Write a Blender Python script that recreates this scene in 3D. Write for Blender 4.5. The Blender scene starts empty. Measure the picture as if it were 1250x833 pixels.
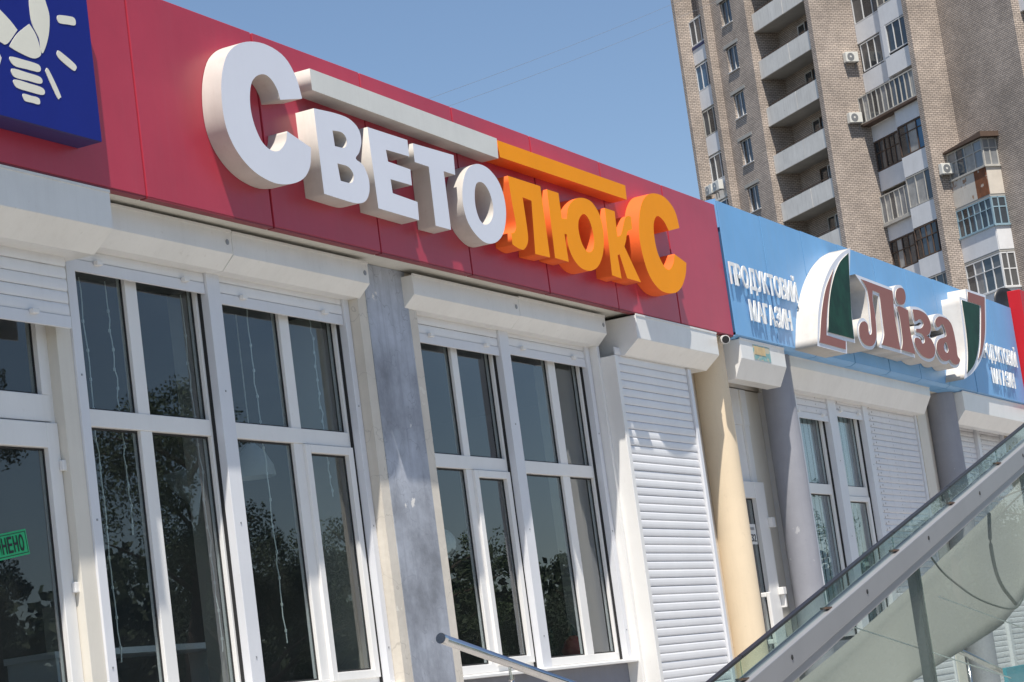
import bpy, bmesh, math, random
from mathutils import Vector, Matrix

random.seed(7)
scene = bpy.context.scene
col = scene.collection

# ------------------------------------------------------------------ camera
EYE = Vector((0.0, 0.0, 1.6))
def camera_axes(yaw, pitch, roll):
    cy, sy, cp, sp, cr, sr = (math.cos(yaw), math.sin(yaw), math.cos(pitch), math.sin(pitch), math.cos(roll), math.sin(roll))
    fwd = Vector((sy * cp, cy * cp, sp)); right = Vector((cy, -sy, 0)); up = right.cross(fwd)
    return cr * right + sr * up, -(sr * right - cr * up), fwd
c_right, c_up, c_fwd = camera_axes(math.radians(64.976), math.radians(8.858), math.radians(-7.698))
cam = bpy.data.cameras.new('camera'); cam_o = bpy.data.objects.new('camera', cam); col.objects.link(cam_o)
cam.sensor_width = 36; cam.sensor_fit = 'HORIZONTAL'; cam.lens = 2848.5 / 1250 * 36
cam.clip_start = 0.1; cam.clip_end = 3000
cam_o.matrix_world = Matrix(((c_right.x, c_up.x, -c_fwd.x, EYE.x), (c_right.y, c_up.y, -c_fwd.y, EYE.y), (c_right.z, c_up.z, -c_fwd.z, EYE.z), (0, 0, 0, 1)))
scene.camera = cam_o

# ------------------------------------------------------------------ light
SUN_EL = math.radians(65)
SUN_H = Vector((-1.7, -1.0, 0)).normalized()
to_sun = Vector((SUN_H.x * math.cos(SUN_EL), SUN_H.y * math.cos(SUN_EL), math.sin(SUN_EL)))
world = bpy.data.worlds.new('World'); scene.world = world; world.use_nodes = True
wn = world.node_tree.nodes; wl = world.node_tree.links
sky = wn.new('ShaderNodeTexSky'); sky.sky_type = 'NISHITA'; sky.sun_disc = False
sky.sun_elevation = SUN_EL; sky.sun_rotation = math.atan2(SUN_H.x, SUN_H.y)
sky.air_density = 1.0; sky.dust_density = 0.6; sky.ozone_density = 2.6; sky.altitude = 100
bg = wn['Background']; bg.inputs['Strength'].default_value = 0.10
wl.new(sky.outputs[0], bg.inputs['Color'])
sun = bpy.data.lights.new('sun', 'SUN'); sun.energy = 5.0; sun.angle = math.radians(0.53); sun.color = (1.0, 0.94, 0.85)
sun_o = bpy.data.objects.new('sun', sun); col.objects.link(sun_o)
sun_o.rotation_euler = to_sun.to_track_quat('Z', 'Y').to_euler(); sun_o.location = (0, -20, 40)
vs = scene.view_settings
vs.view_transform = 'Standard'; vs.look = 'None'; vs.exposure = 0.38; vs.gamma = 1.0; vs.use_curve_mapping = False
scene.cycles.max_bounces = 8; scene.cycles.transparent_max_bounces = 16

# ------------------------------------------------------------------ helpers
class MB:
    def __init__(self): self.v = []; self.f = []
    def box(self, x0, x1, y0, y1, z0, z1):
        i = len(self.v)
        self.v += [(x0, y0, z0), (x1, y0, z0), (x1, y1, z0), (x0, y1, z0), (x0, y0, z1), (x1, y0, z1), (x1, y1, z1), (x0, y1, z1)]
        self.f += [(i, i+3, i+2, i+1), (i+4, i+5, i+6, i+7), (i, i+1, i+5, i+4), (i+1, i+2, i+6, i+5), (i+2, i+3, i+7, i+6), (i+3, i, i+4, i+7)]
        return self
    def prism_x(self, prof, x0, x1):          # profile of (y, z), extruded along x
        i = len(self.v); n = len(prof)
        self.v += [(x0, y, z) for y, z in prof] + [(x1, y, z) for y, z in prof]
        self.f += [tuple(i+k for k in range(n)), tuple(i+n+k for k in reversed(range(n)))]
        self.f += [(i+k, i+n+k, i+n+(k+1) % n, i+(k+1) % n) for k in range(n)]
        return self
    def prism_y(self, prof, y0, y1):          # profile of (x, z), extruded along y
        i = len(self.v); n = len(prof)
        self.v += [(x, y0, z) for x, z in prof] + [(x, y1, z) for x, z in prof]
        self.f += [tuple(i+k for k in range(n)), tuple(i+n+k for k in reversed(range(n)))]
        self.f += [(i+k, i+n+k, i+n+(k+1) % n, i+(k+1) % n) for k in range(n)]
        return self
    def tube(self, path, r, n=8, caps=True):
        path = [Vector(p) for p in path]; rs = r if isinstance(r, (list, tuple)) else [r] * len(path)
        i0 = len(self.v)
        for k, p in enumerate(path):
            t = (path[min(k+1, len(path)-1)] - path[max(k-1, 0)]).normalized()
            a = t.orthogonal().normalized() if abs(t.z) > 0.95 else t.cross(Vector((0, 0, 1))).normalized()
            b = t.cross(a)
            for q in range(n):
                w = 2 * math.pi * q / n
                self.v.append(tuple(p + rs[k] * (math.cos(w) * a + math.sin(w) * b)))
        for k in range(len(path)-1):
            for q in range(n):
                a0 = i0 + k*n + q; a1 = i0 + k*n + (q+1) % n
                self.f.append((a0, a1, a1+n, a0+n))
        if caps:
            self.f.append(tuple(i0+q for q in reversed(range(n)))); e = i0 + (len(path)-1)*n
            self.f.append(tuple(e+q for q in range(n)))
        return self
    def lathe(self, c, prof, n=24):            # profile of (radius, z) round a vertical axis at c
        i0 = len(self.v); m = len(prof)
        for r, z in prof:
            for q in range(n):
                w = 2 * math.pi * q / n
                self.v.append((c[0] + r*math.cos(w), c[1] + r*math.sin(w), c[2] + z))
        for k in range(m-1):
            for q in range(n):
                a0 = i0+k*n+q; a1 = i0+k*n+(q+1) % n
                self.f.append((a0, a1, a1+n, a0+n))
        return self
    def mesh(self, name, material=None, smooth=False):
        me = bpy.data.meshes.new(name); me.from_pydata(self.v, [], self.f); me.update()
        bm = bmesh.new(); bm.from_mesh(me); bmesh.ops.recalc_face_normals(bm, faces=bm.faces); bm.to_mesh(me); bm.free()
        if material: me.materials.append(material)
        if smooth:
            for p in me.polygons: p.use_smooth = True
            me.update()
        return me
    def build(self, name, material, parent=None, smooth=False, bevel=0):
        return link(name, self.mesh(name, material, smooth), parent, bevel)

def link(name, me, parent=None, bevel=0, loc=(0, 0, 0)):
    """Mesh data are in world coordinates (or offset by loc); the parent's own offset is taken out."""
    o = bpy.data.objects.new(name, me); col.objects.link(o)
    o.location = loc
    if parent is not None:
        o.parent = parent
        o.location = Vector(loc) - world_offset(parent)
    if bevel:
        b = o.modifiers.new('bevel', 'BEVEL'); b.width = bevel; b.segments = 2; b.limit_method = 'ANGLE'; b.angle_limit = math.radians(40)
    return o
def world_offset(o):
    w = Vector(o.location)
    while o.parent is not None:
        o = o.parent; w += Vector(o.location)
    return w
def empty(name, loc, label, cat, group=None):
    o = bpy.data.objects.new(name, None); col.objects.link(o); o.location = loc; o.empty_display_size = 0.3
    return tag(o, label, cat, group)
def tag(o, label, cat, group=None, kind=None):
    if label: o['label'] = label
    if cat: o['category'] = cat
    if group: o['group'] = group
    if kind: o['kind'] = kind
    return o
def part_group(name, parent):                 # a part that only holds sub-parts
    o = bpy.data.objects.new(name, None); col.objects.link(o); o.parent = parent; o.empty_display_size = 0.1
    return o

# ------------------------------------------------------------------ materials
def nodes_of(name):
    m = bpy.data.materials.new(name); m.use_nodes = True
    return m, m.node_tree.nodes, m.node_tree.links, m.node_tree.nodes['Principled BSDF']
def rgb(c): return (c[0], c[1], c[2], 1)
def paint(name, c, rough=0.5, vary=0.08, scale=3.0, streak=0.0, dirt=(0.2, 0.18, 0.15), bump=0.0, bump_scale=60, metallic=0.0, spec=0.5, spots=0.0, wear=None):
    m, n, l, b = nodes_of(name)
    tc = n.new('ShaderNodeTexCoord')
    nz = n.new('ShaderNodeTexNoise'); nz.inputs['Scale'].default_value = scale; nz.inputs['Detail'].default_value = 8; nz.inputs['Roughness'].default_value = 0.65
    l.new(tc.outputs['Object'], nz.inputs['Vector'])
    r = n.new('ShaderNodeMapRange'); r.inputs['To Min'].default_value = 1 - vary; r.inputs['To Max'].default_value = 1 + vary * 0.6
    r.inputs['From Min'].default_value = 0.3; r.inputs['From Max'].default_value = 0.7
    l.new(nz.outputs[0], r.inputs['Value'])
    mul = n.new('ShaderNodeMix'); mul.data_type = 'RGBA'; mul.blend_type = 'MULTIPLY'; mul.inputs['Factor'].default_value = 1
    mul.inputs['A'].default_value = rgb(c); l.new(r.outputs[0], mul.inputs['B'])
    out = mul.outputs['Result']
    if streak:                                  # rain streaks running down the surface
        mp = n.new('ShaderNodeMapping'); mp.inputs['Scale'].default_value = (14, 14, 0.7); l.new(tc.outputs['Object'], mp.inputs['Vector'])
        n2 = n.new('ShaderNodeTexNoise'); n2.inputs['Scale'].default_value = 1; n2.inputs['Detail'].default_value = 6; n2.inputs['Roughness'].default_value = 0.7
        l.new(mp.outputs[0], n2.inputs['Vector'])
        r2 = n.new('ShaderNodeMapRange'); r2.inputs['From Min'].default_value = 0.5; r2.inputs['From Max'].default_value = 0.8; r2.inputs['To Max'].default_value = streak
        l.new(n2.outputs[0], r2.inputs['Value'])
        mx = n.new('ShaderNodeMix'); mx.data_type = 'RGBA'; mx.inputs['B'].default_value = rgb(dirt)
        l.new(r2.outputs[0], mx.inputs['Factor']); l.new(out, mx.inputs['A']); out = mx.outputs['Result']
    if spots:
        n3 = n.new('ShaderNodeTexNoise'); n3.inputs['Scale'].default_value = 22; n3.inputs['Detail'].default_value = 5
        l.new(tc.outputs['Object'], n3.inputs['Vector'])
        r3 = n.new('ShaderNodeMapRange'); r3.inputs['From Min'].default_value = 0.66; r3.inputs['From Max'].default_value = 0.74; r3.inputs['To Max'].default_value = spots
        l.new(n3.outputs[0], r3.inputs['Value'])
        mx = n.new('ShaderNodeMix'); mx.data_type = 'RGBA'; mx.inputs['B'].default_value = rgb(dirt)
        l.new(r3.outputs[0], mx.inputs['Factor']); l.new(out, mx.inputs['A']); out = mx.outputs['Result']
    if wear:                                    # (colour, threshold, scale): patches flaked off
        n4 = n.new('ShaderNodeTexNoise'); n4.inputs['Scale'].default_value = wear[2]; n4.inputs['Detail'].default_value = 9; n4.inputs['Roughness'].default_value = 0.6
        l.new(tc.outputs['Object'], n4.inputs['Vector'])
        r4 = n.new('ShaderNodeMapRange'); r4.inputs['From Min'].default_value = wear[1]; r4.inputs['From Max'].default_value = wear[1] + 0.015
        l.new(n4.outputs[0], r4.inputs['Value'])
        mx = n.new('ShaderNodeMix'); mx.data_type = 'RGBA'; mx.inputs['B'].default_value = rgb(wear[0])
        l.new(r4.outputs[0], mx.inputs['Factor']); l.new(out, mx.inputs['A']); out = mx.outputs['Result']
    l.new(out, b.inputs['Base Color'])
    b.inputs['Roughness'].default_value = rough; b.inputs['Metallic'].default_value = metallic; b.inputs['Specular IOR Level'].default_value = spec
    if bump:
        n5 = n.new('ShaderNodeTexNoise'); n5.inputs['Scale'].default_value = bump_scale; n5.inputs['Detail'].default_value = 4
        l.new(tc.outputs['Object'], n5.inputs['Vector'])
        bp = n.new('ShaderNodeBump'); bp.inputs['Strength'].default_value = bump; bp.inputs['Distance'].default_value = 0.02
        l.new(n5.outputs[0], bp.inputs['Height']); l.new(bp.outputs[0], b.inputs['Normal'])
    return m
def glass(name, tint=(0.72, 0.78, 0.78), gain=1.7, wobble=0.012, film=0.0):
    m, n, l, b = nodes_of(name); n.remove(b)
    out = n['Material Output']
    fr = n.new('ShaderNodeFresnel'); fr.inputs['IOR'].default_value = 1.5
    mu = n.new('ShaderNodeMath'); mu.operation = 'MULTIPLY'; mu.inputs[1].default_value = gain; mu.use_clamp = True
    l.new(fr.outputs[0], mu.inputs[0])
    geo = n.new('ShaderNodeNewGeometry'); fs = n.new('ShaderNodeMath'); fs.operation = 'SUBTRACT'; fs.inputs[0].default_value = 1; l.new(geo.outputs['Backfacing'], fs.inputs[1])
    mu2 = n.new('ShaderNodeMath'); mu2.operation = 'MULTIPLY'; l.new(mu.outputs[0], mu2.inputs[0]); l.new(fs.outputs[0], mu2.inputs[1]); mu = mu2
    tr = n.new('ShaderNodeBsdfTransparent'); tr.inputs[0].default_value = rgb(tint)
    gl = n.new('ShaderNodeBsdfGlossy'); gl.inputs['Roughness'].default_value = 0.0; gl.inputs['Color'].default_value = (0.95, 0.97, 1, 1)
    tc = n.new('ShaderNodeTexCoord'); nz = n.new('ShaderNodeTexNoise'); nz.inputs['Scale'].default_value = 1.3; nz.inputs['Detail'].default_value = 1
    l.new(tc.outputs['Object'], nz.inputs['Vector'])
    bp = n.new('ShaderNodeBump'); bp.inputs['Strength'].default_value = 1.0; bp.inputs['Distance'].default_value = wobble
    l.new(nz.outputs[0], bp.inputs['Height']); l.new(bp.outputs[0], gl.inputs['Normal'])
    base = tr.outputs[0]
    if film:                                    # dust on the pane
        df = n.new('ShaderNodeBsdfDiffuse'); df.inputs['Color'].default_value = (0.55, 0.58, 0.55, 1)
        n2 = n.new('ShaderNodeTexNoise'); n2.inputs['Scale'].default_value = 2.5; n2.inputs['Detail'].default_value = 7; l.new(tc.outputs['Object'], n2.inputs['Vector'])
        r2 = n.new('ShaderNodeMapRange'); r2.inputs['From Min'].default_value = 0.3; r2.inputs['From Max'].default_value = 0.75; r2.inputs['To Min'].default_value = film * 0.4; r2.inputs['To Max'].default_value = film
        l.new(n2.outputs[0], r2.inputs['Value'])
        m0 = n.new('ShaderNodeMixShader'); l.new(r2.outputs[0], m0.inputs[0]); l.new(base, m0.inputs[1]); l.new(df.outputs[0], m0.inputs[2]); base = m0.outputs[0]
    mx = n.new('ShaderNodeMixShader'); l.new(mu.outputs[0], mx.inputs[0]); l.new(base, mx.inputs[1]); l.new(gl.outputs[0], mx.inputs[2])
    l.new(mx.outputs[0], out.inputs['Surface'])
    return m
def brick(name, c1, c2, mortar, dark=(0.2, 0.17, 0.15)):
    m, n, l, b = nodes_of(name)
    tc = n.new('ShaderNodeTexCoord'); sp = n.new('ShaderNodeSeparateXYZ'); l.new(tc.outputs['Object'], sp.inputs[0])
    sub = n.new('ShaderNodeMath'); sub.operation = 'SUBTRACT'; l.new(sp.outputs['X'], sub.inputs[0]); l.new(sp.outputs['Y'], sub.inputs[1])
    cb = n.new('ShaderNodeCombineXYZ'); l.new(sub.outputs[0], cb.inputs['X']); l.new(sp.outputs['Z'], cb.inputs['Y'])
    bt = n.new('ShaderNodeTexBrick'); bt.inputs['Scale'].default_value = 1.0
    bt.inputs['Brick Width'].default_value = 0.27; bt.inputs['Row Height'].default_value = 0.1; bt.inputs['Mortar Size'].default_value = 0.015; bt.inputs['Mortar Smooth'].default_value = 0.2
    bt.inputs['Bias'].default_value = -0.2
    bt.inputs['Color1'].default_value = rgb(c1); bt.inputs['Color2'].default_value = rgb(c2); bt.inputs['Mortar'].default_value = rgb(mortar)
    l.new(cb.outputs[0], bt.inputs['Vector'])
    nz = n.new('ShaderNodeTexNoise'); nz.inputs['Scale'].default_value = 0.35; nz.inputs['Detail'].default_value = 9; nz.inputs['Roughness'].default_value = 0.7; l.new(tc.outputs['Object'], nz.inputs['Vector'])
    r = n.new('ShaderNodeMapRange'); r.inputs['From Min'].default_value = 0.35; r.inputs['From Max'].default_value = 0.7; r.inputs['To Min'].default_value = 0.66; r.inputs['To Max'].default_value = 1.14
    l.new(nz.outputs[0], r.inputs['Value'])
    mul = n.new('ShaderNodeMix'); mul.data_type = 'RGBA'; mul.blend_type = 'MULTIPLY'; mul.inputs['Factor'].default_value = 1
    l.new(bt.outputs['Color'], mul.inputs['A']); l.new(r.outputs[0], mul.inputs['B'])
    mp = n.new('ShaderNodeMapping'); mp.inputs['Scale'].default_value = (0.9, 0.9, 9); l.new(tc.outputs['Object'], mp.inputs['Vector'])
    n2 = n.new('ShaderNodeTexNoise'); n2.inputs['Scale'].default_value = 1.0; n2.inputs['Detail'].default_value = 6; l.new(mp.outputs[0], n2.inputs['Vector'])
    r2 = n.new('ShaderNodeMapRange'); r2.inputs['From Min'].default_value = 0.55; r2.inputs['From Max'].default_value = 0.75; r2.inputs['To Max'].default_value = 0.55; l.new(n2.outputs[0], r2.inputs['Value'])
    mx = n.new('ShaderNodeMix'); mx.data_type = 'RGBA'; mx.inputs['B'].default_value = rgb(dark); l.new(r2.outputs[0], mx.inputs['Factor']); l.new(mul.outputs['Result'], mx.inputs['A'])
    l.new(mx.outputs['Result'], b.inputs['Base Color']); b.inputs['Roughness'].default_value = 0.9
    bp = n.new('ShaderNodeBump'); bp.inputs['Strength'].default_value = 0.6; bp.inputs['Distance'].default_value = 0.012; bp.invert = True
    l.new(bt.outputs['Fac'], bp.inputs['Height']); l.new(bp.outputs[0], b.inputs['Normal'])
    return m

M = {}
M['red'] = paint('red_panel', (0.45, 0.034, 0.062), 0.36, 0.16, 0.7, streak=0.16, dirt=(0.36, 0.10, 0.12), bump=0.10, bump_scale=1.6)
M['red_edge'] = paint('red_edge', (0.22, 0.02, 0.03), 0.5)
M['red_bright'] = paint('red_bright', (0.52, 0.012, 0.02), 0.5, streak=0.05, spec=0.3)
M['blue'] = paint('blue_panel', (0.17, 0.40, 0.70), 0.45, 0.08, 1.2, streak=0.22, dirt=(0.28, 0.36, 0.45), bump=0.08, bump_scale=1.8)
M['navy'] = paint('navy_face', (0.007, 0.015, 0.19), 0.45, 0.06, spec=0.25)
M['navy_side'] = paint('navy_side', (0.01, 0.018, 0.12), 0.45, 0.06)
M['cream'] = paint('cream_print', (0.72, 0.70, 0.60), 0.5, 0.05)
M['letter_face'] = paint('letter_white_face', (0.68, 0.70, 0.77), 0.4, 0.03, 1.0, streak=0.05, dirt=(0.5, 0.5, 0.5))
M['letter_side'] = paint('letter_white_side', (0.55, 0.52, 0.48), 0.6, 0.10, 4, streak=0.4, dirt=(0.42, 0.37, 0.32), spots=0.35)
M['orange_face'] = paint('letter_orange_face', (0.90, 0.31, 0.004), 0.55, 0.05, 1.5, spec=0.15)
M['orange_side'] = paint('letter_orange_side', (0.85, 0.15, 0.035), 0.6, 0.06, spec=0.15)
M['bar_white'] = paint('bar_white', (0.66, 0.66, 0.62), 0.45, 0.08, 2, streak=0.2, dirt=(0.45, 0.43, 0.4))
M['plastic'] = paint('white_plastic', (0.78, 0.77, 0.75), 0.35, 0.04, 2, streak=0.10, dirt=(0.5, 0.47, 0.42), spots=0.12)
M['alu'] = paint('white_aluminium', (0.70, 0.71, 0.74), 0.38, 0.04, 2, streak=0.10, dirt=(0.45, 0.43, 0.40), spots=0.15)
M['boxpaint'] = paint('shutter_box_paint', (0.76, 0.75, 0.72), 0.32, 0.06, 2.5, streak=0.14, dirt=(0.42, 0.38, 0.33), spots=0.2)
M['boxfront'] = paint('shutter_box_front', (0.72, 0.71, 0.69), 0.40, 0.07, 2.5, streak=0.22, dirt=(0.45, 0.42, 0.38))
M['slat'] = paint('shutter_slat', (0.76, 0.76, 0.77), 0.38, 0.05, 2, streak=0.12, dirt=(0.5, 0.48, 0.45))
M['slat_worn'] = paint('shutter_slat_worn', (0.70, 0.70, 0.72), 0.45, 0.06, 2, streak=0.12, dirt=(0.5, 0.48, 0.45), wear=((0.18, 0.16, 0.15), 0.635, 14))
M['soffit'] = paint('soffit', (0.62, 0.60, 0.54), 0.6, 0.12, 3, spots=0.45, dirt=(0.3, 0.27, 0.22))
M['gasket'] = paint('black_gasket', (0.012, 0.012, 0.013), 0.6)
M['jamb'] = paint('cream_jamb', (0.70, 0.66, 0.58), 0.6, 0.06, 2, streak=0.12, dirt=(0.45, 0.4, 0.33))
M['pilaster'] = paint('pilaster_paint', (0.40, 0.42, 0.47), 0.75, 0.25, 1.6, streak=0.35, dirt=(0.22, 0.22, 0.25), bump=0.12, bump_scale=25, wear=((0.75, 0.73, 0.7), 0.68, 5))
M['plaster'] = paint('beige_plaster', (0.66, 0.60, 0.52), 0.85, 0.08, 2.5, streak=0.12, dirt=(0.4, 0.36, 0.3), bump=0.08, bump_scale=30)
M['yellow'] = paint('yellow_column', (0.72, 0.59, 0.42), 0.7, 0.05, 2, streak=0.16, dirt=(0.45, 0.36, 0.25), bump=0.06, spots=0.2, wear=((0.42, 0.35, 0.27), 0.70, 7))
M['greycol'] = paint('grey_column', (0.29, 0.295, 0.33), 0.6, 0.12, 2, streak=0.25, dirt=(0.18, 0.18, 0.21), bump=0.06, spots=0.2, wear=((0.42, 0.42, 0.44), 0.69, 6))
M['wallgrey'] = paint('grey_wall', (0.20, 0.21, 0.25), 0.8, 0.15, 2, streak=0.2)
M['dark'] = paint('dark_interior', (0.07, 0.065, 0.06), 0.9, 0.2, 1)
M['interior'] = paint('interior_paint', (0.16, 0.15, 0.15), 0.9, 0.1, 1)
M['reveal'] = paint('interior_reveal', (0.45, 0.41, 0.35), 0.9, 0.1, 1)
M['steel'] = paint('stainless_steel', (0.62, 0.62, 0.63), 0.16, 0.05, 8, metallic=1.0)
M['steel_dull'] = paint('dull_steel', (0.36, 0.37, 0.38), 0.45, 0.1, 4, metallic=0.6)
M['channel'] = paint('channel_aluminium', (0.33, 0.33, 0.34), 0.42, 0.06, 3, metallic=0.35, streak=0.08, dirt=(0.3, 0.28, 0.25))
M['post_grey'] = paint('dark_post', (0.10, 0.115, 0.115), 0.4, 0.1, 3)
M['black'] = paint('black_plastic', (0.015, 0.015, 0.016), 0.4)
M['concrete'] = paint('concrete', (0.42, 0.41, 0.38), 0.9, 0.14, 1.2, streak=0.35, dirt=(0.25, 0.22, 0.19), bump=0.1)
M['tower_white'] = paint('tower_panel', (0.76, 0.76, 0.77), 0.8, 0.08, 1.2, streak=0.18, dirt=(0.42, 0.40, 0.38))
M['loggia'] = paint('loggia_concrete', (0.74, 0.72, 0.68), 0.9, 0.12, 0.9, streak=0.4, dirt=(0.25, 0.22, 0.19), wear=((0.24, 0.19, 0.16), 0.70, 1.3))
M['rust'] = paint('rusty_sheet', (0.62, 0.58, 0.52), 0.85, 0.12, 1.5, streak=0.3, dirt=(0.3, 0.18, 0.1), wear=((0.36, 0.22, 0.14), 0.60, 2.2))
M['rust_full'] = paint('rust_red_sheet', (0.24, 0.09, 0.04), 0.9, 0.4, 2.5, streak=0.5, dirt=(0.10, 0.05, 0.03), wear=((0.5, 0.42, 0.35), 0.62, 2.0))
M['wood_old'] = paint('old_brown_frame', (0.11, 0.07, 0.05), 0.8, 0.2, 3)
M['frame_white'] = paint('white_frame', (0.70, 0.70, 0.70), 0.5, 0.06, 2)
M['frame_grey'] = paint('weathered_white_frame', (0.50, 0.48, 0.44), 0.8, 0.2, 3, streak=0.3)
M['frame_blue'] = paint('light_blue_frame', (0.27, 0.39, 0.46), 0.7, 0.12, 3, streak=0.2)
M['roofing'] = paint('bitumen', (0.05, 0.05, 0.05), 0.9, 0.2)
M['ac'] = paint('ac_casing', (0.72, 0.71, 0.66), 0.5, 0.05, 3)
M['brick'] = brick('cream_brick', (0.60, 0.505, 0.43), (0.46, 0.39, 0.34), (0.15, 0.125, 0.11))
for k, c in enumerate([(0.035, 0.04, 0.045), (0.06, 0.075, 0.09), (0.12, 0.12, 0.12), (0.24, 0.25, 0.26)]):
    M['tglass%d' % k] = paint('tower_glass_%d' % k, c, 0.06, 0.25, 1.2, spec=0.7)
M['tglass_blue'] = paint('tower_glass_blue_film', (0.06, 0.16, 0.28), 0.06, 0.2, 1)
M['curtain'] = paint('curtain_cloth', (0.40, 0.39, 0.37), 0.9, 0.25, 3, streak=0.4, dirt=(0.2, 0.2, 0.2))
M['window_glass'] = glass('window_glass', (0.80, 0.85, 0.86), 1.5, 0.0010, film=0.016)
M['canopy_glass'] = glass('canopy_glass', (0.83, 0.88, 0.86), 0.6, 0.0003, film=0.14)
M['canopy_edge'] = glass('canopy_upstand_glass', (0.74, 0.84, 0.82), 0.7, 0.0003, film=0.10)
M['glass_tone'] = paint('grey_green_sheet', (0.235, 0.232, 0.215), 0.85, 0.06, 0.8, bump=0.04, bump_scale=3)  # tone of the grey-green area in the canopy glass, for an added sheet
M['blue_joint'] = paint('blue_joint', (0.03, 0.09, 0.2), 0.6)
M['line'] = paint('cable_shadow_grey', (0.17, 0.17, 0.155), 0.7)  # shade of sagging cables, put into thin dark tubes
M['green_face'] = paint('sign_green', (0.006, 0.045, 0.024), 0.5, 0.6, 4, spec=0.15)
M['brown_face'] = paint('sign_brown', (0.27, 0.12, 0.105), 0.6, 0.06, 2, spec=0.2)
M['text_white'] = paint('text_white', (0.82, 0.82, 0.8), 0.4, 0.03)
M['lamp_shade'] = paint('lamp_shade', (0.55, 0.56, 0.55), 0.5)
M['garland'] = paint('garland', (0.85, 0.85, 0.8), 0.4)
M['toy_red'] = paint('toy_red', (0.5, 0.02, 0.02), 0.4)
M['fir'] = paint('tinsel_green', (0.02, 0.06, 0.045), 0.6)
M['sticker_green'] = paint('sticker_green', (0.02, 0.42, 0.16), 0.5)
M['paper'] = paint('paper', (0.7, 0.7, 0.68), 0.7)
M['teal'] = paint('teal_panel', (0.02, 0.30, 0.38), 0.5)
M['blind'] = paint('blind_fabric', (0.60, 0.66, 0.68), 0.85, 0.08)
M['bark'] = paint('bark', (0.10, 0.07, 0.05), 0.95, 0.3, 6)
M['leaf'] = paint('leaf', (0.05, 0.085, 0.025), 0.7, 0.5, 0.8)
M['leaf_dark'] = paint('leaf_dark', (0.03, 0.055, 0.02), 0.7, 0.5, 0.8)
def paving(name):
    m, n, l, b = nodes_of(name)
    tc = n.new('ShaderNodeTexCoord'); bt = n.new('ShaderNodeTexBrick'); bt.offset = 0.0
    bt.inputs['Scale'].default_value = 1; bt.inputs['Brick Width'].default_value = 0.4; bt.inputs['Row Height'].default_value = 0.4; bt.inputs['Mortar Size'].default_value = 0.006
    bt.inputs['Color1'].default_value = (0.42, 0.40, 0.37, 1); bt.inputs['Color2'].default_value = (0.36, 0.34, 0.32, 1); bt.inputs['Mortar'].default_value = (0.1, 0.1, 0.09, 1)
    l.new(tc.outputs['Object'], bt.inputs['Vector']); l.new(bt.outputs['Color'], b.inputs['Base Color']); b.inputs['Roughness'].default_value = 0.85
    return m
M['paving'] = paving('paving')
M['asphalt'] = paint('asphalt', (0.06, 0.06, 0.06), 0.9, 0.2, 0.5)
def cracked(name, c, dark, flake, vary=0.5):
    m = paint(name, c, 0.8, vary, 1.5, streak=0.6, dirt=dark, bump=0.15, bump_scale=18, wear=(flake, 0.648, 3.6))
    n, l = m.node_tree.nodes, m.node_tree.links; b = n['Principled BSDF']; old = b.inputs['Base Color'].links[0].from_socket
    tc = n.new('ShaderNodeTexCoord'); nz = n.new('ShaderNodeTexNoise'); nz.inputs['Scale'].default_value = 5; l.new(tc.outputs['Object'], nz.inputs['Vector'])
    ad = n.new('ShaderNodeMix'); ad.data_type = 'RGBA'; ad.blend_type = 'LINEAR_LIGHT'; ad.inputs['Factor'].default_value = 0.22
    l.new(tc.outputs['Object'], ad.inputs['A']); l.new(nz.outputs['Color'], ad.inputs['B'])
    vo = n.new('ShaderNodeTexVoronoi'); vo.feature = 'DISTANCE_TO_EDGE'; vo.inputs['Scale'].default_value = 2.3; l.new(ad.outputs['Result'], vo.inputs['Vector'])
    r = n.new('ShaderNodeMapRange'); r.inputs['From Min'].default_value = 0.004; r.inputs['From Max'].default_value = 0.010; r.inputs['To Min'].default_value = 0.38; r.inputs['To Max'].default_value = 0.0
    l.new(vo.outputs['Distance'], r.inputs['Value'])
    mx = n.new('ShaderNodeMix'); mx.data_type = 'RGBA'; mx.inputs['B'].default_value = rgb(tuple(0.45 * v for v in c)); l.new(r.outputs[0], mx.inputs['Factor']); l.new(old, mx.inputs['A'])
    l.new(mx.outputs['Result'], b.inputs['Base Color'])
    return m
M['pilaster'] = cracked('cracked_pilaster', (0.40, 0.43, 0.49), (0.20, 0.21, 0.25), (0.72, 0.70, 0.67))
M['plaster_cracked'] = cracked('cracked_plaster', (0.66, 0.61, 0.53), (0.52, 0.47, 0.40), (0.72, 0.68, 0.6), 0.12)

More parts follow.
